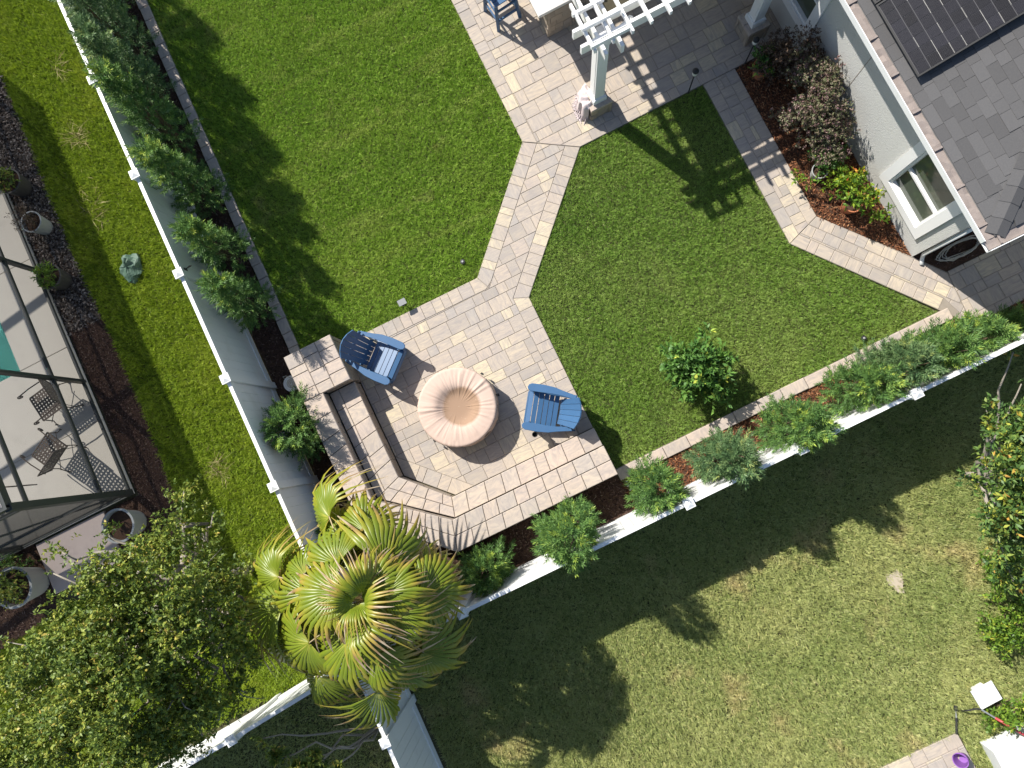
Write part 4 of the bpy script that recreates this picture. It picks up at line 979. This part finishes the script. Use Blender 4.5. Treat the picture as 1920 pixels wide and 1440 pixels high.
left = [(-4.15, 12.4, 2.2, .42, 'tall podocarpus furthest up the long fence'), (-4.12, 11.2, 2.3, .42, 'tall dark podocarpus second from the top of the long fence'), (-4.16, 10.2, 2.45, .44, 'blue green podocarpus overhanging the top of the long fence'),
        (-4.12, 9.1, 2.3, .4, 'dark tall podocarpus just above the second fence post'), (-4.1, 8.1, 2.3, .38, 'slanting feathery podocarpus between two fence posts'), (-4.08, 7.0, 2.1, .44, 'bushy yellow tipped podocarpus against the shaded fence'), (-4.12, 5.75, 1.85, .38, 'open podocarpus beside the dark hook on the fence'), (-4.1, 4.7, 1.8, .38, 'rounded podocarpus opposite the grass shadow edge'),
        (-4.2, 2.30, 1.45, .50, 'wide podocarpus behind the stone seat wall'), (-4.3, .3, 1.0, .34, 'low podocarpus in the dark bed beside the palm')]
for i, (x, y, h, r_, lb) in enumerate(left): podocarpus(lb, x, y, h*1.22 if h > 1.6 else h, r_*.92, int(430*r_*h/.9), 'podo_blue' if i in (0, 2, 3) else 'podo', lean=(.16 if h > 1.6 else 0, random.uniform(-.2, .2)), tall=h > 1.6)
right = [(-2.2, -1.22, 1.5, .46, 'podocarpus beside the palm at the end of the stone bench'), (-.66, -1.20, 2.75, .50, 'podocarpus overhanging the sunlit fence behind the stone bench'), (.86, -1.2, 1.9, .44, 'podocarpus beside the little white trellis'),
         (2.05, -1.25, 2.3, .46, 'feathery podocarpus opposite the citrus bush'), (3.25, -1.27, 2.3, .44, 'podocarpus beside the bare stretch of sunlit fence'), (4.5, -1.2, 1.9, .42, 'podocarpus at the start of the dense clump by the kerb'),
         (5.1, -1.15, 2.0, .46, 'podocarpus in the middle of the dense clump by the kerb'), (5.75, -1.22, 1.9, .48, 'podocarpus near the end of the path kerb'), (6.45, -1.3, 1.6, .43, 'podocarpus at the foot of the diagonal path'), (7.3, -1.48, 1.2, .34, 'shaded podocarpus beside the side path')]
for i, (x, y, h, r_, lb) in enumerate(right): podocarpus(lb, x, y-.12, h, r_*.72, int(330*r_*(h+.5)/.9), 'podo_blue' if i in (3, 6) else 'podo')
bush('citrus_bush', 'round glossy citrus bush standing on the lawn', 'bush', (2.5, 0.02), [(0, 0, .62, .58, .40), (.3, .2, .66, .38, .28), (-.32, -.12, .55, .36, .3), (.12, -.36, .5, .34, .25), (-.2, .35, .55, .32, .25)], 460, 7, .115, .05, 'citrus', 9, .02, spread=.9, shell=.4)
bush('purple_shrub', 'large purple and olive leaved shrub against the house wall', 'shrub', (6.28, 3.2), [(0, 0, .9, .62, .5), (.1, -.35, .75, .5, .5), (-.2, -.4, .65, .42, .4), (.1, .4, .95, .5, .4), (-.3, .1, .6, .45, .4), (-.1, -.7, .55, .42, .35), (.05, .75, .8, .4, .4)], 3000, 7, .042, .022, 'loro', 14, .02, shell=.45)
bush('brown_shrub', 'brown leaved shrub in the pergola shade by the window', 'shrub', (6.38, 4.2), [(0, 0, .85, .48, .45), (-.3, .1, .65, .42, .35)], 900, 7, .042, .022, 'brown', 9, .016)
bush('croton_plant', 'yellow green potted plant with orange flecks under the window', 'plant', (6.25, 1.55), [(0, 0, .50, .36, .25), (-.42, .45, .38, .24, .18), (.12, -.35, .45, .26, .2), (-.15, .4, .45, .34, .2), (.2, .3, .5, .3, .2), (-.6, .75, .3, .16, .1)], 210, 6, .085, .038, 'croton', 10, .01, shell=.6)
bush('leafy_plant', 'dark green leafy plant in the shade of the purple shrub', 'plant', (6.25, 2.42), [(0, 0, .35, .38, .25), (-.25, .0, .3, .25, .2)], 190, 6, .07, .03, 'citrus', 8, .01)
def pot(label, x, y, r_, h, mat, plant=None, z=0.0, soil=True, group='plant pots', taper=.72):
    t = thing('plant_pot', label, 'pot', (x, y, z), 0, group)
    MB().lathe([(0, 0), (r_*taper, 0), (r_*.98, h*.93), (r_*1.04, h*.94), (r_*1.04, h), (r_*.92, h), (r_*.88, h*.80)], 28).build('shell', mat, t, smooth=False)
    MB().lathe([(r_*.9, h*.80), (r_*.5, h*.83), (0, h*.84)], 20).build('potting_soil', 'soil', t)
    if plant:
        n, m, L, W, pm, hh, rr = plant
        p, d, rad = tipset([(0, 0, h+hh*.4, rr, hh*.6)], n, .5, 0); V, F, q = rosettes(p, d, m, L, W, 1, .7); npmesh('foliage', V, F, pm, t, rnd=q)
        sm = MB(); limbs(sm, (0, 0, h*.8), [tuple(a_) for a_ in p[:7]], .008, .03, .003); sm.build('stems', 'stem', t)
    return t
pot('terracotta pot with a dark leafy plant by the terrace corner', 6.03, 4.42, .17, .34, 'terracotta', (40, 6, .11, .045, 'citrus', .35, .22))
pot('terracotta pot hidden under the yellow green plant', 6.22, 1.5, .16, .30, 'terracotta')
pot('pale grey pot at the edge of the shaded leafy plant', 6.02, 2.28, .14, .26, 'potgrey')
pot('dark round pot furthest up the bark chip strip', -7.42, 9.1, .24, .42, 'potdark', (60, 6, .06, .03, 'tree', .3, .25))
pot('grey pot with a dry brown plant on the bark chip strip', -7.32, 8.15, .20, .42, 'potgrey', (90, 7, .05, .016, 'brown', .4, .28))
pot('dark green rimmed pot with grassy plant beside a cage post', -7.42, 7.02, .24, .42, 'potdark', (50, 7, .09, .02, 'hedge', .25, .24))
pot('large pale pot with small seedling at the slab corner', -7.95, 2.16, .30, .55, 'potgrey', (10, 6, .06, .025, 'hedge', .15, .1))
pot('large pale pot overgrown with greenery beside the dark bed', -10.15, 2.0, .36, .6, 'potgrey', (120, 7, .06, .03, 'tree', .35, .36))
sb = MB().prism([(-9.88, 1.62), (-8.42, 1.62), (-8.42, 2.62), (-9.88, 2.62)], -.02, .06, .012).build('concrete_slab', 'slab'); struct(sb)['label'] = 'pinkish concrete step slab outside the screen cage'
bush('fern_clump', 'dark ferny clump beside the concrete slab and cage', 'plant', (-10.35, 2.45), [(0, 0, .2, .4, .2), (-.5, 0, .25, .4, .2)], 160, 7, .07, .018, 'podo', 6, .008)
# broadleaf tree by the pool yard
tr = thing('broadleaf_tree', 'leafy small-leaved tree with golden tips beside the palm', 'tree', (-6.3, .45, 0))
bl = []
for px, py, z, rr, rz in ((335, 965, 1.7, .36, .35), (300, 1040, 2.1, .5, .4), (210, 1090, 3.2, .55, .45), (390, 1075, 2.0, .48, .4), (140, 1180, 3.4, .6, .5), (300, 1180, 3.1, .72, .5), (420, 1190, 2.5, .5, .45), (60, 1240, 3.2, .5, .45), (190, 1290, 3.6, .65, .5),
                          (330, 1300, 2.9, .6, .45), (90, 1380, 3.2, .6, .45), (230, 1400, 3.1, .6, .45), (115, 1035, 2.7, .26, .25), (100, 1075, 2.6, .2, .2), (415, 1330, 2.6, .36, .35), (380, 1000, 1.6, .3, .3), (20, 1330, 3.0, .4, .4), (480, 1130, 1.8, .3, .3), (440, 1090, 1.9, .4, .3), (345, 920, 1.5, .3, .3), (400, 960, 1.5, .3, .3), (460, 1230, 1.9, .4, .35), (440, 1290, 2.2, .36, .3), (490, 1180, 1.5, .3, .3), (300, 1380, 2.7, .5, .35), (380, 1380, 2.4, .3, .25), (200, 1000, 2.0, .25, .2), (350, 1120, 2.6, .45, .4), (250, 1130, 3.0, .45, .4), (120, 1300, 3.3, .5, .45), (40, 1420, 3.1, .5, .4), (170, 1230, 3.6, .5, .45)):
    z = .45+z*1.12; q = Y(px, py, z); bl.append((q.x+6.3, q.y-.45, z, rr, rz))
p, d, rad = tipset(bl, 9800, .45, 13); tone = np.clip(rng.beta(1.6, 2.2, len(p))*.85+.12+.3*(hash2(np.floor(p[:, 0]*3.1), np.floor(p[:, 1]*3.1), np.floor(p[:, 2]*2)) - .35), 0, 1)
V, F, q = rosettes(p, d, 7, .058, .03, 1.0, .7, tone); npmesh('crown', V, F, 'tree', tr, rnd=q)
tk = MB(); tk.tube([(0, 0, -.05), (.03, .02, .9), (-.02, .06, 2.0)], [.09, .075, .06], 10); tk.build('trunk', 'bark', tr, smooth=True)
lm = MB(); limbs(lm, (-.02, .06, 1.95), [b[:3] for b in bl], .042, .25, .01, n=9)
ks = rng.choice(len(p), 60)
for k in ks:
    j = int(np.argmin([np.linalg.norm(np.array(b[:3])-p[k]) for b in bl])); lm.tube([bl[j][:3], tuple((np.array(bl[j][:3])+p[k])/2+rng.normal(0, .05, 3)), tuple(p[k])], [.012, .009, .004], 5)
lm.build('limbs', 'bark', tr, smooth=True)
def small_tree(label, cat, blobs_px, base, n, m, L, W, mat, name='ornamental_tree', trunk=.05):
    t = thing(name, label, cat, (base[0], base[1], 0)); B = []
    for px, py, z, rr, rz in blobs_px:
        q = Y(px, py, z); B.append((q.x-base[0], q.y-base[1], z, rr, rz))
    p, d, rad = tipset(B, n, .45); V, F, q = rosettes(p, d, m, L, W, .9, .8); npmesh('crown', V, F, mat, t, rnd=q)
    tk = MB(); tk.tube([(0, 0, -.05), (.02, .02, .4)], [trunk, trunk*.8], 8); limbs(tk, (.02, .02, .35), [b[:3] for b in B], trunk*.6, .12, .008, n=7); tk.build('trunk', 'bark', t, smooth=True)
small_tree('yellow tipped glossy tree standing in the shade of the fence line', 'tree', [(1900, 660, 1.6, .3, .3), (1905, 790, 1.9, .5, .5), (1885, 880, 2.0, .55, .5), (1925, 960, 1.9, .6, .5), (1895, 1010, 1.5, .45, .4), (1960, 850, 2.2, .7, .6), (1850, 760, 1.7, .16, .15), (1838, 905, 1.5, .22, .2), (1915, 720, 1.6, .25, .25), (1900, 1090, 1.2, .4, .3)], (5.75, -3.5), 1400, 7, .095, .04, 'tree_yellow')
small_tree('dark leafy sapling poking up beyond the shaded fence corner', 'tree', [(590, 1418, 2.5, .2, .16), (520, 1425, 2.4, .22, .16), (625, 1440, 2.3, .2, .16), (492, 1385, 2.1, .12, .1), (560, 1455, 2.5, .25, .2)], (-4.95, -3.0), 230, 7, .085, .04, 'tree', trunk=.03)
bush('hedge_shrub', 'low yellow green hedge shrub at the edge of the patchy lawn', 'shrub', (4.95, -6.0), [(0, 0, .3, .5, .28), (-.25, -.25, .25, .3, .22), (.5, .1, .35, .5, .3), (.2, .5, .3, .35, .25), (.6, -.4, .35, .4, .3)], 520, 6, .07, .03, 'hedge', 10, .014)
bush('hedge_shrub', 'pale leafy shrub sprawling over the white box', 'shrub', (4.3, -7.0), [(0, 0, .35, .32, .25), (-.35, -.2, .25, .18, .15), (.35, -.1, .6, .4, .2), (-.3, -.6, .25, .14, .15)], 260, 6, .075, .035, 'hedge', 8, .012)
bush('hedge_shrub', 'loose green shrub between the yellow tipped tree and the hedge', 'shrub', (5.35, -5.1), [(0, 0, .3, .35, .25), (.4, .2, .3, .3, .22), (-.15, .3, .22, .16, .14)], 200, 6, .08, .032, 'hedge', 8, .012)

# ------------------------------------------------------------------ fan palm
apx = Y(682, 1128, 3.25); pb = (apx.x, apx.y)
pm_ = thing('fan_palm', 'big fan palm with yellow green browned fronds in the bed corner', 'palm', (pb[0], pb[1], 0))
tm = MB(); tm.lathe([(.24, -.05), (.20, .3), (.17, 1.2), (.17, 2.4), (.15, 3.0), (.05, 3.2)], 16, wob=lambda a, z: .10*math.sin(a*5+z*21)); tm.build('trunk', 'bark', pm_, smooth=True)
def frond_mesh(Rr, nseg, spread, fold, droop):
    vs = []; fs = []; al = []; rn = []
    ts = (.03, .3, .6, .76, .89, 1.0)
    for i in range(nseg):
        u = (i+.5)/nseg*2-1; a = u*spread/2; ha = spread/nseg/2; ln = Rr*(1-.28*abs(u)**2.2)*random.uniform(.92, 1.06); k = len(vs)
        ad = random.gauss(0, .07); tipd = droop*random.uniform(.4, 1.8); r_ = random.random(); side = random.gauss(0, .35)
        for t in ts:
            r0 = ln*t; wd = ha*ln*min(t, .6)*1.05*(1 if t <= .6 else max(.03, 1-(t-.6)/.4)**.75)
            aa = a+ad*max(0, t-.5)*1.5; z = -fold*r0*abs(math.sin(a))**1.3 + .12*Rr*math.sin(math.pi*min(1, t*.9)) - tipd*Rr*max(0, t-.52)**2*1.9
            c = Vector((r0*math.cos(aa), r0*math.sin(aa), z)); sd = Vector((-math.sin(aa), math.cos(aa), side*max(0, t-.7)*2)); pl_ = min(.012, wd*.6)
            vs += [c-sd*wd-Vector((0, 0, pl_)), c+Vector((0, 0, pl_)), c+sd*wd-Vector((0, 0, pl_))]; al += [t]*3; rn += [r_]*3
        for j in range(len(ts)-1):
            b0 = k+3*j; fs += [(b0, b0+1, b0+4, b0+3), (b0+1, b0+2, b0+5, b0+4)]
    return vs, fs, al, rn
FR = [(785, 965, 20, 190, 205, 3.75), (905, 745, 110, 150, 190, 3.85), (1030, 950, 200, 60, 230, 3.2), (1030, 640, 200, -20, 235, 3.3), (820, 490, 240, -190, 265, 3.4), (735, 320, -60, -190, 205, 3.2), (600, 490, -190, -60, 215, 3.5), (445, 545, -200, -70, 215, 3.3),
      (345, 710, -290, -20, 300, 3.2), (470, 900, -220, 150, 270, 3.5), (660, 880, -110, 240, 275, 3.7), (505, 1075, -30, 230, 265, 3.0), (560, 250, -110, -160, 220, 3.0), (800, 1150, 60, 180, 225, 3.05), (330, 560, -180, -60, 200, 3.1), (820, 500, 190, 60, 210, 3.3),
      (600, 640, -220, 60, 240, 3.75), (760, 620, 40, -160, 190, 3.9), (840, 640, 170, -60, 190, 3.9), (700, 780, 20, 190, 190, 3.95), (900, 1020, 150, 150, 230, 3.0), (380, 900, -220, 90, 250, 2.9), (470, 640, -200, 110, 230, 3.3), (640, 350, -100, -150, 210, 3.0), (960, 560, 190, -90, 230, 2.95)]
for k in range(5):
    a = k*2.4; q_ = random.uniform(15, 60); b = a+random.uniform(-.9, .9)
    FR.append((712+q_*math.cos(a), 685+q_*math.sin(a), 100*math.cos(b), 100*math.sin(b), random.uniform(130, 190), random.uniform(3.7, 4.15)))
for k in range(8):
    a = k*2*math.pi/8+random.uniform(-.2, .2); q_ = random.uniform(190, 300)
    FR.append((720+q_*math.cos(a), 690+q_*math.sin(a)*1.05, 100*math.cos(a+random.uniform(-.4, .4)), 100*math.sin(a+random.uniform(-.4, .4)), random.uniform(190, 240), random.uniform(2.75, 3.1)))
for (cx, cy, dx, dy, rr, z) in FR:
    if cx < 650: cx = 650-(650-cx)*1.14; rr *= 1.08
    px, py = cx/2.769+420, cy/2.769+880; hz = z-.25; h = Y(px, py, hz); e = Y(px+dx*.3, py+dy*.3, hz)-h
    az = math.atan2(e.y, e.x); sc = FPX/(HC-hz)*2.769; Rr = rr/sc*1.3
    out = math.hypot(h.x-pb[0], h.y-pb[1]); pitch = (-.1-.55*min(1, max(0, (3.75-z)/.9))+random.gauss(0, .22)) if out > .3 else random.uniform(.35, 1.15)
    vs, fs, al, rn = frond_mesh(Rr, 26, R(random.uniform(180, 225)), random.uniform(.2, .75), random.uniform(.5, 1.2))
    ro = Matrix.Rotation(az, 3, 'Z') @ Matrix.Rotation(-pitch, 3, 'Y') @ Matrix.Rotation(random.gauss(0, .32), 3, 'X')
    L0 = Vector((h.x-pb[0], h.y-pb[1], hz)); me_v = np.array([tuple(ro @ v + L0) for v in vs])
    fo = npmesh('frond', me_v, np.array(fs), 'palm', pm_, along=np.array(al), rnd=np.array(rn))
    top = Vector((0, 0, 3.05)); md = top.lerp(L0, .55)+Vector((0, 0, .12))
    pt = MB(); pt.tube([top, md, L0+(ro @ Vector((.02, 0, 0)))], [.022, .016, .011], 6, squash=.7); k_ = pt.build('petiole', 'straw', fo)
dl = MB()
for k in range(26):
    a = random.uniform(0, 6.28); dl.tube([(.1*math.cos(a), .1*math.sin(a), 3.0), (.35*math.cos(a), .35*math.sin(a), 2.8-random.random()*.2), (.45*math.cos(a+.2), .45*math.sin(a+.2), 2.3)], [.014, .01, .004], 5)
dl.build('dead_leaf', 'straw', pm_)

# ------------------------------------------------------------------ small things
bk = thing('bucket', 'white lidded bucket with a cord behind the stone pillar', 'bucket', (-4.07, 3.10, 0))
MB().lathe([(0, 0), (.115, 0), (.135, .36), (.142, .36), (.142, .38)], 24).build('body', 'whiteplastic', bk, smooth=False)
MB().lathe([(.146, .355), (.146, .385), (.125, .387), (.12, .378), (0, .378)], 24).build('lid', 'whiteplastic', bk)
cdm = MB(); cdm.tube(spiral((.0, 0, .392), (1, 0, 0), (0, 1, 0), .09, 2.6, 1, 40), .007, 6); cdm.tube([(.05, .08, .39), (-.02, .16, .42), (-.12, .20, .30), (-.15, .16, .1)], .006, 6); cdm.build('cord', 'hose', bk)
sp = thing('solar_spotlight', 'small black solar spotlight on the lawn edge by the patio', 'garden light', (-1.64, 3.56, 0))
MB().tube([(0, 0, -.05), (0, 0, .2)], .012, 8).build('stake', 'blackmetal', sp)
MB().box((0, .0, .25), (.15, .11, .018), m=Matrix.Rotation(.25, 3, 'X')).build('panel', 'potgrey', sp)
MB().lathe([(0, 0), (.035, 0), (.045, .06), (0, .06)], 14, (0, -.03, .17)).build('lamp_head', 'blackmetal', sp)
tl = thing('garden_trellis', 'little white wire trellis standing in the mulch by the seat wall', 'trellis', (.60, -1.27, 0), R(92))
for s_ in (-1, 1): MB().tube([(s_*.05-.2, 0, .02), (s_*.05+.2, 0, .28)], .006, 6).build('upright', 'whiteplastic', tl)
for k in range(5): MB().tube([(-.16+k*.085, -.08, .045+k*.055), (-.16+k*.085, .08, .045+k*.055)], .005, 6).build('rung', 'whiteplastic', tl)
for ch in [q for q in bpy.data.objects if q.parent == tl and q.name.startswith('upright')]: pass
bag = thing('tarp_cover', 'crumpled green tarp bundle lying on the grass strip', 'tarp', (-6.07, 6.6, 0), R(20))
vs = []; nb = 20
for i in range(9):
    t = i/8
    for j in range(nb):
        a = 2*math.pi*j/nb; r_ = (.25*(1-t**2.2)+.01)*(1+.22*math.sin(2*a+.5)+.12*math.sin(5*a+t*4)+random.gauss(0, .05)); vs.append((r_*math.cos(a)*.85, r_*math.sin(a)*1.05, .015+.2*t**.7+.02*math.sin(4*a+t*6)))
MB().add(vs, [(i*nb+j, i*nb+(j+1) % nb, (i+1)*nb+(j+1) % nb, (i+1)*nb+j) for i in range(8) for j in range(nb)]+[tuple(range(8*nb, 9*nb))]).build('sheet', 'greentarp', bag)
MB().tube([(.0, .03, .2), (.03, .06, .26), (.1, .1, .27)], [.03, .022, .035], 8).build('knot', 'greentarp', bag)
hk = thing('fence_hook', 'small dark metal hook fixed on the inside of the long fence', 'hook', (LX+.035, 5.33, 1.62))
hm_ = MB(); hm_.tube([(0, 0, .02), (.05, 0, .03), (.09, .02, -.01), (.09, .05, -.06), (.05, .07, -.09), (.03, .05, -.06)], .009, 6); hm_.build('hook_arm', 'blackmetal', hk); MB().box((.004, 0, 0), (.012, .05, .09)).build('plate', 'blackmetal', hk)
ln_ = thing('fence_light', 'round grey lamp cap on the fence by the feathery podocarpus', 'lamp', (2.72, RY+.02, 1.78)) if False else None
def sprink(label, x, y):
    t = thing('sprinkler_head', label, 'sprinkler', (x, y, 0), 0, 'lawn sprinkler heads')
    MB().lathe([(0, 0), (.035, 0), (.035, .05), (.045, .05), (.045, .06), (.02, .062), (.0, .062)], 16).build('body', 'blackmetal', t); MB().lathe([(0, .062), (.018, .062), (.018, .075), (0, .075)], 12).build('nozzle', 'potgrey', t)
sprink('black sprinkler head at the lawn edge by the kerb', 5.36, -.68)
sprink('grey sprinkler head in the lawn near the path bend', -.33, 3.78)
hs = thing('garden_hose', 'loosely coiled pale hose lying in the soil at the house corner', 'hose', (7.55, -.02, .03))
hp = []
for k in range(190):
    a = k/190*2*math.pi*4.6; e = 1+.10*math.sin(k*.13)+.05*math.sin(k*.37); hp.append((.42*math.cos(a)*e*(1-.25*(k/190)), .12*math.sin(a)*e, .012+.010*((k*7) % 5)))
hp += [(.2, -.1, .02), (-.2, -.14, .012), (-.35, -.05, .012)]
MB().tube(hp, .010, 6).build('coil', 'hose', hs, smooth=True); MB().tube([(-.35, -.05, .012), (-.41, -.02, .014)], .016, 8).build('nozzle', 'silver', hs)
# the neighbour's corner: white box, board, tool, bucket
wb = thing('white_box', 'large white lidded box beside the sprawling shrub', 'storage box', (3.82, -7.45, 0))
MB().prism([(.02, -1.9), (1.8, -1.9), (1.8, -.02), (.02, -.02)], 0, .42, .01).build('body', 'whiteplastic', wb); MB().prism([(0, -1.93), (1.83, -1.93), (1.83, 0), (0, 0)], .425, .48, .015).build('lid', 'whiteplastic', wb)
bd = thing('white_board', 'white square board lying among the shrub leaves', 'board', (4.22, -6.72, .24), R(3))
bo = MB(); bo.prism([(-.19, -.16), (.19, -.16), (.19, .16), (-.19, .16)], 0, .03, .005); bo.build('panel', 'whiteplastic', bd); MB().box((0, 0, -.12), (.2, .18, .238)).build('block_support', 'whiteplastic', bd)
rt = thing('pole_tool', 'long red handled pole tool leaning over the white box', 'garden tool', (0, 0, 0))
e0, e1 = Vector((4.02, -6.86, .30)), Vector((4.75, -7.95, .62)); dv = (e1-e0).normalized()
MB().tube([e0+dv*.22, e0+dv*.75], .02, 8).build('handle', 'red', rt, smooth=True); MB().tube([e0+dv*.75, e1], .016, 8).build('grip', 'blackmetal', rt); MB().tube([e0, e0+dv*.22], .014, 8).build('shaft', 'silver', rt)
MB().tube([e0, e0+Vector((-.06, .04, .0)), e0+Vector((-.18, .02, -.1)), e0+Vector((-.22, -.04, -.28))], [.014, .016, .012, .008], 8).build('hook_blade', 'blackmetal', rt)
bt = thing('loppers', 'black and silver tool lying on the lawn edge by the terrace', 'garden tool', (3.66, -7.0, .03), R(63))
MB().tube([(-.22, 0, 0), (.05, 0, .01)], [.018, .022], 8).build('handle', 'blackmetal', bt); MB().tube([(.05, 0, .01), (.17, .01, .015)], [.014, .010], 8).build('shaft', 'silver', bt); MB().box((.2, .01, .015), (.09, .05, .02)).build('head', 'blackmetal', bt)
pbk = thing('purple_bucket', 'purple plastic bucket lying tipped on the paver terrace', 'bucket', (3.42, -7.52, .135), R(-35))
pl_ = MB(); rot = Matrix.Rotation(R(-38), 3, 'Y') @ Matrix.Scale(.82, 3); prof = [(0, -.12), (.095, -.12), (.135, .13), (.145, .13), (.145, .142), (.128, .142), (.09, -.105), (0, -.105)]
mb_ = MB().lathe(prof, 26); pl_.add([rot @ Vector(v) for v in mb_.v], mb_.f); pl_.build('body', 'purple', pbk, smooth=False)
hn = [rot @ Vector((.14*math.cos(a), .14*math.sin(a), .14+.06*math.sin(a))) for a in np.linspace(0, math.pi, 14)]; MB().tube(hn, .006, 6).build('handle', 'purple', pbk)
# dry grass clumps on the strip
def straw(label, x, y, n, r_):
    t = thing('dry_grass_clump', label, 'dry grass', (x, y, 0), 0, 'dry clumps on the grass strip'); a = rng.uniform(0, 6.28, n); b = np.stack([rng.normal(0, r_*.4, n), rng.normal(0, r_*.8, n), rng.uniform(.02, .07, n)], 1)
    d = np.stack([np.cos(a), np.sin(a), rng.uniform(-.05, .35, n)], 1); V, F = leaves(b, d, rng.uniform(.12, .38, n), .008, 0, .1); stuff(npmesh('blades', V, F, 'mulch_straw', t, rnd=np.repeat(rng.uniform(size=n), 4)))
MT['mulch_straw'] = leafmat('mulch_straw', [(0, (.16, .12, .06)), (.5, (.30, .26, .11)), (1, (.46, .38, .22))], .1, None, .9, .1)
straw('pale dried grass clump on the strip above the tarp bundle', -6.03, 9.5, 70, .16)
straw('long wispy dried stalks beside the shadow edge of the strip', -6.3, 8.0, 50, .3)
straw('dried tuft low on the strip near the leafy tree', -6.1, 2.4, 60, .14)
straw('reddish dried sprig at the top of the strip', -5.8, 11.0, 30, .12)
